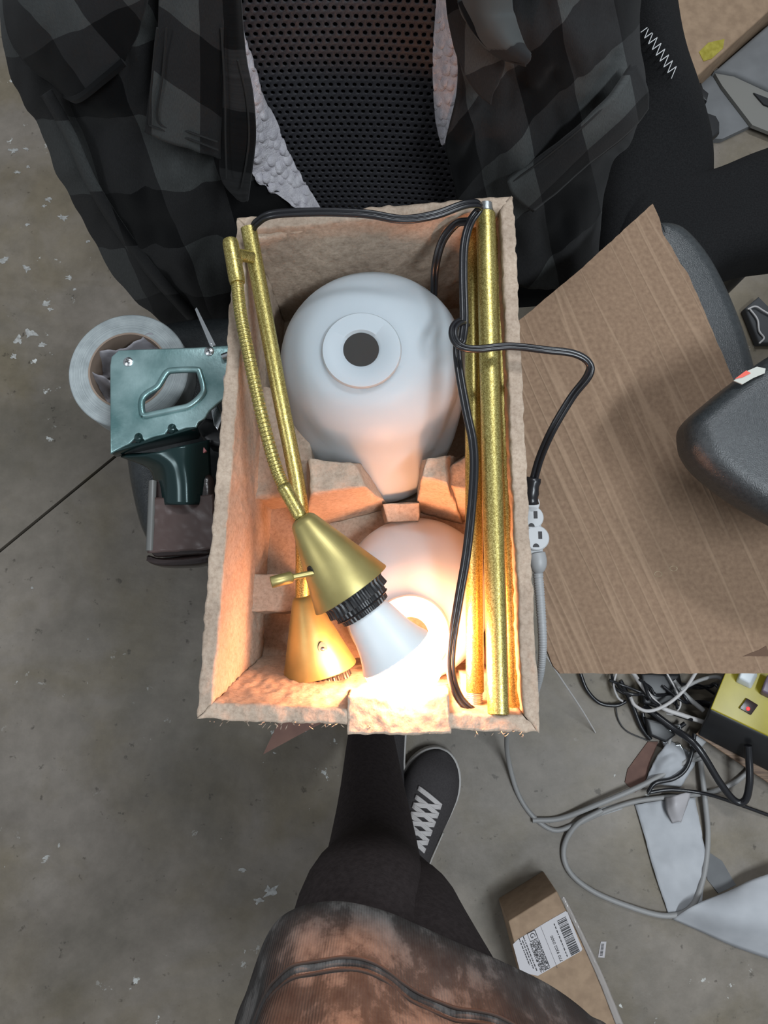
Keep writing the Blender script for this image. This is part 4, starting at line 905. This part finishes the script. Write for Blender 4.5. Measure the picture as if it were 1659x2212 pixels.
# ================================================================== FLOOR CABLES (right)
cables = [
 ('grey_cable', [(1300, 1750, .012), (1245, 1782, .010), (1218, 1830, .005), (1228, 1880, .005), (1275, 1922, .005), (1350, 1955, .005), (1435, 1978, .006), (1490, 1962, .006), (1518, 1900, .006), (1529, 1810, .008), (1522, 1720, .014), (1512, 1640, .010), (1505, 1600, .006)], .0046, M_GCABLE, 'thick grey cable in a wide teardrop loop over the white paper'),
 ('grey_cable', [(1150, 1772, .006), (1210, 1768, .006), (1290, 1738, .016), (1375, 1702, .018), (1440, 1668, .016), (1490, 1640, .018), (1520, 1620, .014)], .0046, M_GCABLE, 'grey cable running diagonally across the torn white paper'),
 ('black_cable', [(1400, 1712, .020), (1415, 1692, .022), (1455, 1682, .022), (1482, 1660, .024), (1496, 1620, .026), (1500, 1585, .024)], .0036, M_CORD, 'black cable hooking up towards the yellow power strip'),
 ('black_cable', [(1398, 1713, .018), (1450, 1706, .020), (1520, 1714, .026), (1580, 1732, .012), (1680, 1768, .005)], .0030, M_CORD, 'thin black cable running off the right edge below the strip'),
 ('black_cable', [(1390, 1525, .012), (1450, 1570, .03), (1505, 1612, .05), (1555, 1690, .045), (1588, 1730, .04), (1610, 1728, .045), (1619, 1690, .055), (1618, 1640, .06), (1616, 1610, .065)], .0060, M_CORD, 'thick black cable bent in a V under the yellow power strip'),
 ('white_cable', [(1365, 1450, .02), (1395, 1492, .03), (1430, 1528, .035), (1475, 1545, .035), (1520, 1560, .03)], .0040, M_WCABLE, 'flat white cable leading to the dark side of the power strip'),
 ('white_cable', [(1505, 1450, .05), (1478, 1490, .05), (1440, 1522, .045), (1400, 1536, .04), (1372, 1524, .035), (1362, 1506, .03)], .0030, M_WCABLE, 'white cable sagging in a U across the cable tangle'),
 ('white_cable', [(1332, 1450, .02), (1326, 1480, .02), (1334, 1505, .018), (1345, 1515, .016)], .0020, M_WCABLE, 'thin white wire dropping from under the cardboard edge'),
 ('black_cable', [(1252, 1450, .012), (1268, 1490, .010), (1295, 1518, .008), (1330, 1524, .010), (1352, 1515, .012)], .0034, M_CORD, 'black cable curling from under the cardboard, leftmost of the tangle'),
 ('black_cable', [(1388, 1540, .010), (1395, 1562, .010), (1420, 1580, .010), (1455, 1578, .014), (1480, 1562, .02)], .0036, M_CORD, 'black cable curled in front of the metal bits'),
 ('grey_cable', [(1455, 1470, .02), (1485, 1505, .025), (1520, 1535, .03)], .0042, M_GCABLE, 'short straight grey cable in the middle of the tangle'),
 ('grey_cable', [(1470, 1490, .05), (1510, 1470, .05), (1545, 1462, .05), (1570, 1470, .05)], .0032, M_GCABLE, 'grey cable arching behind the yellow power strip'),
 ('white_cable', [(1438, 1450, .03), (1460, 1490, .03), (1470, 1522, .03), (1455, 1542, .025), (1440, 1542, .02)], .0016, M_WCABLE, 'hair-thin white wire curling round inside the tangle'),
 ('black_wire', [(1330, 1525, .006), (1336, 1555, .004), (1355, 1580, .003), (1400, 1600, .003)], .0012, M_CORD, 'thin black wire trailing from the tangle to the paper'),
 ('black_cable', [(1340, 1470, .02), (1365, 1520, .012), (1385, 1570, .008), (1405, 1597, .006)], .0040, M_CORD, 'black cable leaving the tangle towards the torn paper'),
 ('grey_cable', [(1448, 1590, .012), (1445, 1612, .012), (1456, 1635, .012), (1490, 1642, .014), (1525, 1636, .014)], .0036, M_GCABLE, 'grey cable looped around the metal bits'),
 ('light_wire', [(1172, 1405, .30), (1215, 1470, .18), (1255, 1530, .08), (1286, 1582, .003)], .0013, M_WCABLE, 'long straight pale wire slanting down left of the tangle'),
]
for nm, pts, r, m, lab in cables: tag(cab(nm, pts, r, m), lab, 'cable')
# dark pile of adapters under the board, bulk of the tangle
for k, (px_, z, lab) in enumerate([([(1385, 1455), (1470, 1455), (1480, 1500), (1420, 1530), (1390, 1520)], .02, 'dark power adapter block deep in the cable tangle under the board'),
                               ([(1395, 1550), (1440, 1562), (1462, 1588), (1440, 1605), (1405, 1590)], .024, 'black adapter with a bright plug lying in front of the tangle')]):
    tag(plate('power_adapter', px_, z, z, M_BLKP, bev=0.005), lab, 'adapter')
mbits = thing('metal_plug', 'small silver plug pins amid the cables by the torn paper', 'plug', P(1460, 1610, 0))
for k, (x, y) in enumerate([(1452, 1568), (1462, 1572), (1446, 1576)]): rev('pin', [(0, 0.006), (.003, 0.005), (.0035, 0), (0, 0)], P(x, y, .022), Vector((0.3, 0, 1)), M_STEEL, mbits, 12)
plate('plug_body', [(1438, 1575), (1470, 1565), (1474, 1578), (1446, 1590)], 0.022, 0.02, M_GREYP, mbits, bev=0.003)
tag(plate('metal_buckle', [(1445, 1610), (1470, 1605), (1486, 1630), (1470, 1640), (1452, 1632)], 0.010, 0.010, M_STEEL, bev=0.003, holes=[[(1455, 1615), (1468, 1613), (1475, 1628), (1462, 1630)]]), 'shiny steel buckle ring beside the grey cable loop', 'buckle')
tag(plate('white_tag', [(1430, 1598), (1438, 1592), (1442, 1604), (1436, 1612)], 0.012, 0.006, M_PAPER), 'tiny bright white tag left of the steel buckle', 'tag')
# grey connector block
tag(hexa('grey_connector', quadpx([(1490, 1612), (1508, 1624), (1528, 1600), (1510, 1588)], 0.004), quadpx([(1488, 1610), (1506, 1624), (1530, 1598), (1508, 1584)], .022), M_GREYP, None, bev=0.002), 'grey plastic connector block under the black cable', 'connector')

# yellow power strip on a plank
pk = hexa('wood_plank', quadpx([(1502, 1586), (1720, 1732), (1745, 1700), (1530, 1556)], 0.001), quadpx([(1502, 1586), (1720, 1732), (1745, 1700), (1530, 1556)], .028), M_WOOD, None, bev=0.002)
tag(pk, 'weathered pine plank lying under the yellow power strip', 'plank')
ys = thing('power_strip', 'yellow and black power strip with red lit switch, on the plank', 'power strip', P(1600, 1560, .028))
hexa('housing', quadpx([(1506, 1588), (1690, 1684), (1760, 1520), (1590, 1440)], .029), quadpx([(1532, 1535), (1700, 1615), (1770, 1460), (1590, 1385)], .085), M_BLKP, ys, bev=0.004)
hexa('top_cover', quadpx([(1534, 1532), (1700, 1611), (1766, 1462), (1592, 1390)], .085), quadpx([(1536, 1530), (1700, 1608), (1764, 1463), (1592, 1393)], .0875), M_YEL, ys, bev=0.001)
sw = hexa('rocker_switch', quadpx([(1597, 1530), (1622, 1545), (1638, 1523), (1613, 1508)], .0876), quadpx([(1597, 1530), (1622, 1545), (1638, 1523), (1613, 1508)], .0915), mat('dark_red_plastic', (0.02, 0.006, 0.006), rough=0.3), ys, bev=0.001)
rev('indicator_light', [(0, 0.0018), (.0022, .0014), (.0032, 0.0), (0, 0)], P(1616, 1531, .0916), Vector((0, 0, 1)), M_LED, sw, 16)
pg = hexa('white_plug', quadpx([(1588, 1474), (1622, 1490), (1638, 1458), (1602, 1440)], .0876), quadpx([(1596, 1464), (1620, 1476), (1634, 1446), (1606, 1434)], .108), M_WHITEP, None, bev=0.003); tag(pg, 'white plug standing in the yellow power strip', 'plug')
pg = hexa('purple_plug', quadpx([(1640, 1500), (1680, 1520), (1695, 1480), (1655, 1462)], .0876), quadpx([(1645, 1492), (1680, 1508), (1692, 1472), (1658, 1456)], .105), M_PURP, None, bev=0.003); tag(pg, 'dull purple plug in the power strip at the right edge', 'plug')
hexa('maker_plate', [P(1570, 1580, .058), P(1606, 1598, .058), P(1611, 1588, .066), P(1576, 1570, .066)], [P(1570, 1580, .0595), P(1606, 1598, .0595), P(1611, 1588, .0675), P(1576, 1570, .0675)], mat('dark_grey_plate', (0.06, 0.06, 0.058), rough=0.4), ys)
rt_ = random.Random(11)  # extra random cables, added to darken the shadowed area under the board
for i in range(9):
    x0_, y0_ = rt_.uniform(1300, 1480), rt_.uniform(1462, 1500)
    pts = [(x0_, y0_-15, .02+rt_.uniform(0, .03))]
    for k in range(4):
        pts.append((pts[-1][0]+rt_.uniform(5, 45), pts[-1][1]+rt_.uniform(-5, 38), .006+rt_.uniform(0, .04)))
    tag(cab('black_cable', pts, rt_.uniform(.0022, .0042), M_CORD), 'short black cable added to darken the shaded tangle under the cardboard edge', 'cable', 'black cables added to darken the tangle')

# ================================================================== PAPERS on the floor (right)
def wave(p): return p+Vector((0, 0, 0.010*abs(noise.noise(p*14))))
def crumple(name, cols, m, label, nu=20, nv=30, amp=0.010, fr=0.03):
    o_ = loft(name, cols, lambda x, y, z: P(x, y, z), nu, nv, m, None, 0.0012, None, lambda q, p, s_, t: Vector((0, 0, amp*abs(noise.noise(Vector((q.x*fr, q.y*fr, 0)))))))
    return tag(o_, label, 'paper')
crumple('torn_paper', [[(1392, 1690, .003), (1410, 1650, .012), (1432, 1612, .014), (1448, 1600, .004)], [(1425, 1694, .006), (1440, 1660, .022), (1455, 1630, .022), (1470, 1612, .006)], [(1470, 1700, .006), (1490, 1668, .012), (1500, 1650, .012), (1505, 1635, .004)]], M_PAPER, 'torn crumpled white paper below the metal bits')
crumple('paper_strip', [[(1371, 1738, .002), (1390, 1800, .004), (1412, 1880, .004), (1444, 1976, .002)], [(1430, 1728, .004), (1450, 1800, .008), (1470, 1880, .006), (1480, 1968, .002)], [(1500, 1722, .003), (1515, 1800, .006), (1524, 1870, .004), (1515, 1950, .002)]], M_PAPER, 'long creased white paper strip inside the cable loop', amp=0.006)
crumple('folded_paper', [[(1437, 1722, .014), (1440, 1750, .020), (1452, 1778, .010)], [(1460, 1718, .030), (1462, 1745, .034), (1465, 1775, .014)], [(1492, 1708, .018), (1484, 1738, .020), (1470, 1776, .010)]], M_LABEL, 'small upright paper fold on top of the paper strip', 12, 14, 0.004)
sheet([(1350, 1690), (1356, 1662), (1372, 1640), (1400, 1602), (1422, 1602), (1404, 1650), (1390, 1700), (1372, 1712)], 0.0, M_FLAP, 'dark brown torn card left of the crumpled white paper', 'cardboard', t=0.002, name='card_scrap')
sheet([(1530, 1840), (1560, 1860), (1590, 1912), (1552, 1930), (1528, 1900), (1522, 1860)], 0.0, M_PAPER_SHADE, 'grey paper corner right of the cable loop', t=0.002)
crumple('curled_sheet', [[(1452, 1985, .003), (1520, 2015, .003), (1600, 2050, .003), (1720, 2090, .003)], [(1500, 1955, .030), (1570, 1975, .045), (1640, 1985, .050), (1730, 2000, .05)], [(1580, 1922, .020), (1625, 1900, .030), (1680, 1880, .035), (1760, 1850, .035)]], M_PAPER, 'large curled white sheet at the lower right edge', amp=0.004, fr=0.008)
sheet([(1292, 1748), (1332, 1736), (1346, 1738), (1344, 1748), (1300, 1762)], 0.0, M_GREYP, 'small grey tape scrap under the cable bend', 'scrap', t=0.0012, name='tape_scrap')

# ================================================================== SHIPPING BOX with label
sb = thing('shipping_box', 'flat brown parcel box with a white shipping label, at the bottom edge', 'box', P(1180, 2120, 0.0))
SBZ = 0.10
tq = [(1098, 1985), (1202, 1922), (1340, 2212), (1420, 2400), (1180, 2440)]
boxtop = quadpx([(1098, 1990), (1203, 1925), (1450, 2420), (1230, 2480)], SBZ)
hexa('box_body', [Vector((p.x, p.y, 0.001)) for p in boxtop], boxtop, M_KRAFT, sb, bev=0.002)
lb_px = [(1108, 2040), (1118, 2030), (1180, 1992), (1222, 1968), (1226, 1971), (1258, 2050), (1256, 2054), (1162, 2108), (1124, 2100)]
lab = plate('shipping_label', lb_px, SBZ+0.0009, 0.0006, M_LABEL, sb)
LZ = SBZ+0.0012
e1 = (P(1258, 2052, LZ)-P(1224, 1969, LZ)).normalized()   # down the label, along the bars' row
e2 = (P(1180, 1992, LZ)-P(1224, 1969, LZ)).normalized()   # across the label
org = P(1224, 1969, LZ); SL = scl(org)
def lp(a_, b2): return org+e1*(a_*SL)+e2*(b2*SL)
mb = MB(); rs = random.Random(3); a_ = 8.0
while a_ < 82:
    wd = rs.choice([0.8, 1.2, 2.0, 2.6])
    q = [lp(a_, 6), lp(a_+wd, 6), lp(a_+wd, 27), lp(a_, 27)]
    mb.add(q+[p+Vector((0, 0, .0001)) for p in q], [(0, 1, 2, 3), (4, 5, 6, 7)]); a_ += wd+rs.choice([0.8, 1.2, 2.0])
mb.build('barcode', M_INK, lab, False)
mb = MB()
for i in range(62):
    for j_ in range(12):
        if rs.random() < 0.6:
            q = [lp(22+i*1.0, 78+j_*1.9), lp(23+i*1.0, 78+j_*1.9), lp(23+i*1.0, 79.7+j_*1.9), lp(22+i*1.0, 79.7+j_*1.9)]
            mb.add(q, [(0, 1, 2, 3)])
mb.build('stacked_code', M_INK, lab, False)
mb = MB()
for (b2, a0, a1) in [(106, 4, 78), (111, 10, 70), (116, 4, 60), (34, 10, 80), (64, 2, 90)]:
    a_ = a0
    while a_ < a1:
        wd = rs.uniform(2, 7) if b2 != 64 else 90
        q = [lp(a_, b2), lp(min(a_+wd, a1), b2), lp(min(a_+wd, a1), b2+(2.2 if b2 != 64 else 0.6)), lp(a_, b2+(2.2 if b2 != 64 else 0.6))]
        mb.add(q, [(0, 1, 2, 3)]); a_ += wd+rs.uniform(1, 2.5)
mb.build('print_line', M_INK, lab, False)
text('number_print', '770 9302 0300', lp(56, 50), -e1, 9*SL, M_INK, lab)
text('emblem_letter', 'G', lp(11, 88), e1, 15*SL, M_INK, lab)
sq = [lp(3, 79), lp(20, 79), lp(20, 97), lp(3, 97)]; sq.append(sq[0].copy())
mb = MB(); mb.add(*tubegeo([sq[0].lerp(sq[1], .02)]+sq[1:], 0.0006, 4, False)); mb.build('emblem_frame', M_INK, lab, False)
# shiny clear tape wrinkled over the box edge
loft('sealing_tape', [[(1212, 1940, SBZ+.001), (1245, 2010, SBZ+.001), (1290, 2110, SBZ+.001), (1330, 2212, SBZ+.001)], [(1218, 1936, SBZ+.002), (1252, 2004, SBZ+.003), (1300, 2104, SBZ+.003), (1344, 2212, SBZ+.002)], [(1222, 1940, SBZ-.012), (1258, 2010, SBZ-.012), (1304, 2110, SBZ-.012), (1348, 2212, SBZ-.012)]],
     lambda x, y, z: P(x, y, z), 10, 60, M_CLEARF, sb, 0.0004, None, lambda q, p, s_, t: Vector((0, 0, 0.0025*abs(noise.noise(q*0.11)))))
st = sheet([(1292, 2068), (1298, 2034), (1310, 2034), (1306, 2069)], 0.0, M_LABEL, 'tiny white barcode sticker on the floor beside the parcel box', 'sticker', t=0.0008, name='barcode_sticker')
mb = MB()
for i in range(9):
    y = 2039+i*3; q = [P(1299-i*0.4, y, .0012), P(1305-i*0.4, y, .0012), P(1305-i*0.4, y+1.6, .0012), P(1299-i*0.4, y+1.6, .0012)]; mb.add(q, [(0, 1, 2, 3)])
mb.build('sticker_bars', M_INK, st, False)

# ================================================================== PERSON (photographer): trousers, shoes, sweatshirt hem
def skin_mesh(name, verts, edges, radii, m, parent, sub=2):
    me = bpy.data.meshes.new('tmp'); me.from_pydata([Vector(v) for v in verts], edges, [])
    o_ = bpy.data.objects.new('tmp', me); COL.objects.link(o_)
    o_.modifiers.new('skin', 'SKIN'); md = o_.modifiers.new('sub', 'SUBSURF'); md.levels = sub
    for i, r in enumerate(radii):
        me.skin_vertices[0].data[i].radius = (r, r) if not isinstance(r, tuple) else r
        me.skin_vertices[0].data[i].use_root = (i == 0)
    dg = bpy.context.evaluated_depsgraph_get(); dg.update()
    e = bpy.data.meshes.new_from_object(o_.evaluated_get(dg))
    v = [x.co.copy() for x in e.vertices]; f = [tuple(p.vertices) for p in e.polygons]
    bpy.data.objects.remove(o_); bpy.data.meshes.remove(me); bpy.data.meshes.remove(e)
    return obj(name, v, f, m, parent)
la, ra = P(802, 1570, .09), P(850, 1888, .09)
lk, rk = P(806, 1850, .40), P(858, 1960, .40)
lt, rt = P(782, 2030, .58), P(890, 2085, .58)
pel = Vector(((lt.x+rt.x)/2+0.03, -0.42, 0.84)); chest = pel+Vector((0.01, -0.02, 0.32)); 
lh = Vector((pel.x-0.06, -0.38, 0.78)); rh = Vector((pel.x+0.06, -0.39, 0.78))
lf, rf_ = la+Vector((0.0, 0.04, -.045)), ra+Vector((0.01, 0.04, -.045))
bv = [pel, chest, lh, lt, lk, la, lf, rh, rt, rk, ra, rf_, chest+Vector((0, 0, 0.12))]
be = [(0, 1), (0, 2), (2, 3), (3, 4), (4, 5), (5, 6), (0, 7), (7, 8), (8, 9), (9, 10), (10, 11), (1, 12)]
person = skin_mesh('person', bv, be, [0.09, 0.10, 0.06, 0.050, 0.042, 0.026, 0.020, 0.06, 0.050, 0.042, 0.026, 0.020, 0.09], M_SKIN, None)
tag(person, 'person taking the photo, in black trousers and washed brown sweatshirt, standing over the tray', 'person')
def leg(pts, radii):
    path = crv(pts, 40); rr = crv([Vector((r, 0, 0)) for r in radii], 40)
    v, f = tubegeo(path, lambda t: rr[int(round(t*39))].x*(1+0.05*noise.noise(Vector((t*9, radii[0]*90, 0)))), 32)
    return v, f
mb = MB()
mb.add(*leg([Vector((la.x, la.y, .045)), la+Vector((0, 0, .05)), lk, lt, lh, pel+Vector((-.04, 0, .05))], [0.033, 0.034, 0.054, 0.070, 0.068, 0.070]))
mb.add(*leg([Vector((ra.x, ra.y-.02, .05)), ra+Vector((0, 0, .05)), rk, rt, rh, pel+Vector((.04, 0, .05))], [0.056, 0.056, 0.060, 0.068, 0.068, 0.070]))
mb.build('trousers', M_PANTS, person)
# shoe
def shoe(toe, heel_dir, Lg, W_, tied=True):
    ax = (heel_dir*-1).normalized(); side = Vector((ax.y, -ax.x, 0)); heel = toe-ax*Lg
    def wprof(t):
        if t > 0.74: return W_*0.5*math.sqrt(max(0.002, 1-((t-0.74)/0.262)**2))
        if t < 0.10: return W_*0.39*math.sqrt(max(0.02, 1-((0.10-t)/0.103)**2))
        return W_*pw(t, [(.10, .39), (.2, .40), (.4, .405), (.55, .45), (.65, .485), (.74, .50)])
    ol = []
    ts = [0.5-0.5*math.cos(math.pi*i/30) for i in range(31)]
    for t in ts: ol.append(heel+ax*(Lg*t)+side*wprof(t))
    for t in ts[::-1]: ol.append(heel+ax*(Lg*t)-side*wprof(t))
    s = thing('shoe', 'x', 'shoe', (0, 0, 0)) if False else None
    v, f = plategeo(ol, (), 0.028, 0.029, 0.004, 2)
    sole = obj('shoe_sole', v, f, M_RUBBER, person)
    mb_ = MB(); v, f = [], []; nu = 22
    def hp(t): return pw(t, [(0, .085), (.25, .085), (.38, .078), (.55, .062), (.75, .045), (.9, .034), (1, .012)])
    for i, t in enumerate(ts):
        ww = wprof(t)*0.93; hh = hp(t)
        for k in range(nu):
            an = math.pi*k/(nu-1); v.append(heel+ax*(Lg*(t*0.985+0.004))+side*(math.cos(an)*ww*(0.75+0.25*abs(math.cos(an))) if False else math.cos(an)*ww)+Vector((0, 0, 0.027+hh*math.sin(an)**0.75)))
    for i in range(30):
        for k in range(nu-1): f.append((i*nu+k, i*nu+k+1, (i+1)*nu+k+1, (i+1)*nu+k))
    f.append(tuple(range(nu))); f.append(tuple(30*nu+k for k in range(nu)))
    up = obj('shoe_upper', v, f, M_SHOE, person)
    def top(t, s_):   # surface point at length t, side -1..1
        an = math.acos(max(-1, min(1, s_))); return heel+ax*(Lg*t)+side*(s_*wprof(t)*0.93)+Vector((0, 0, 0.0285+hp(t)*math.sin(an)**0.75))
    if tied:
        for k in range(6):
            t = 0.75-0.05*k
            for sgn in (-1, 1):
                if k == 0 and sgn < 0: continue
                a_, b2, c_ = top(t, -0.46*sgn), top(t-0.018, 0)+Vector((0, 0, .001)), top(t-0.045, 0.46*sgn)
                path = crv([a_, b2, c_], 9); mbb = MB()
                for w_ in (-1, 0, 1): mbb.add(*tubegeo([p+ax*(w_*0.0024) for p in path], 0.0017, 6))
                mbb.build('lace', M_LACE, up)
        kn_ = top(0.45, 0)+Vector((0, 0, .004))
        for pts in ([kn_, kn_+side*0.012-ax*0.02, kn_+side*0.030-ax*0.05+Vector((0, 0, -.01)), kn_+side*0.022-ax*0.062+Vector((0, 0, -.012)), kn_+side*0.008-ax*0.03, kn_],
                    [kn_, kn_-side*0.02+ax*0.014, kn_-side*0.042+ax*0.045+Vector((0, 0, -.012)), kn_-side*0.048+ax*0.03+Vector((0, 0, -.014)), kn_-side*0.025+ax*0.005, kn_],
                    [kn_, kn_-side*0.025-ax*0.01, kn_-side*0.05-ax*0.006+Vector((0, 0, -.018))]):
            path = crv(pts, 30); mbb = MB()
            for w_ in (-1, 1): mbb.add(*tubegeo([p+Vector((0, 0, w_*.0012)) for p in path], 0.0019, 6))
            mbb.build('bow_loop', M_LACE, up)
        loft('side_stripe', [[(t, 1.0-0.10*i_, 0) for t in (0.34, 0.42, 0.50, 0.56)] for i_ in (0.3, 1.0)], lambda x, y, z: top(x, min(.97, y))+side*0.0015+Vector((0, 0, 0.0012)), 4, 20, M_RUBBER, up, 0.001)
        loft('side_stripe', [[(t, -(0.98-0.10*i_), 0) for t in (0.30, 0.42, 0.52, 0.60)] for i_ in (0.3, 1.2)], lambda x, y, z: top(x, max(-.97, y))-side*0.0015+Vector((0, 0, 0.0012)), 4, 20, M_RUBBER, up, 0.001)
toe = P(958, 1616, 0.02); back = (P(872, 1850, 0.02)-toe).normalized()
shoe(Vector((toe.x, toe.y, 0)), back, 0.275, 0.105)
toe2 = P(812, 1435, 0.02); shoe(Vector((toe2.x, toe2.y, 0)), Vector((0.05, -1, 0)).normalized(), 0.275, 0.105, False)
# sweatshirt: hem band then torso
hem = [(505, 2260), (540, 2140), (585, 2020), (640, 1972), (725, 1957), (820, 1975), (910, 2012), (1000, 2052), (1090, 2090), (1190, 2140), (1270, 2200), (1330, 2270)]
def swp(x, y, z): return P(x, y, z)
rows = [[(x, y, .66) for x, y in hem]]
def shift(dy, z, k=1.0): return [(829+(x-829)*k, y+dy, z) for x, y in hem]
cols = [[(829+(x-829)*0.98, y+3, .655) for x, y in hem], [(x, y, .668) for x, y in hem], shift(60, .705, 1.02), shift(125, .745, 1.04), shift(150, .752, 1.03), shift(230, .80, 1.10), shift(420, .88, 1.2)]
def fold(q, p, s_, t):
    g = max(0.0, min(1.0, (q.z-0.66)/0.06)); k = (noise.noise(Vector((q.x*0.010, q.y*0.004, 3)))*0.010+noise.noise(Vector((q.x*0.02, q.y*0.012, 7)))*0.005)*g
    return Vector((0, k, k*0.6))
def sring(row):
    fr_ = [P(x, y, z) for x, y, z in row]; zc = fr_[0].z
    l_, r_ = fr_[0], fr_[-1]; m_ = (l_.x+r_.x)/2
    bk_ = [Vector((r_.x+.005, -.44, zc)), Vector((r_.x-.045, -.57, zc)), Vector((m_, -.61, zc)), Vector((l_.x+.045, -.57, zc)), Vector((l_.x-.005, -.44, zc))]
    return fr_+bk_
def ering(z, rx, ry, cy):
    out = []
    for i in range(17):
        an = math.pi*(1-i/11) if i < 12 else -math.pi*(i-11)/6
        out.append(Vector((0.035+rx*math.cos(an), cy+ry*math.sin(an), z)))
    return out
rings_ = [sring(r) for r in cols]+[ering(1.0, .215, .18, -.45), ering(1.14, .21, .16, -.46), ering(1.25, .17, .11, -.47), ering(1.31, .075, .065, -.48)]
NS = 160
rings_ = [closed(r, NS) for r in rings_]
colv = [crv([r[k] for r in rings_], 90) for k in range(NS)]
v, f = [], []
for i_ in range(90):
    for k in range(NS):
        p = colv[k][i_]; g = max(0.0, min(1.0, (p.z-0.665)/0.05))
        n_ = (noise.noise(Vector((p.x*22, p.y*9, p.z*9+3)))*0.010+noise.noise(Vector((p.x*50, p.y*30, p.z*22+7)))*0.004)*g
        v.append(p+Vector((0, n_, n_*0.6)))
for i_ in range(89):
    for k in range(NS): f.append((i_*NS+k, i_*NS+(k+1) % NS, (i_+1)*NS+(k+1) % NS, (i_+1)*NS+k))
solid(obj('sweatshirt', v, f, M_SWEAT, person), 0.005, 0)
for lev in (0.745, 0.752):
    pts_ = []
    for k in range(NS):
        c_ = min(range(90), key=lambda i_: abs(colv[k][i_].z-lev)); p = v[c_*NS+k]
        pts_.append(p+Vector((0, .003, .003)))
    pts_.append(pts_[0].copy())
    vv, ff = tubegeo(crv(pts_[::4]+[pts_[0]], 160), 0.0013, 5, False)
    obj('sweatshirt_seam', vv, ff, mat('brown_thread', (0.05, 0.036, 0.03), rough=0.9), person)
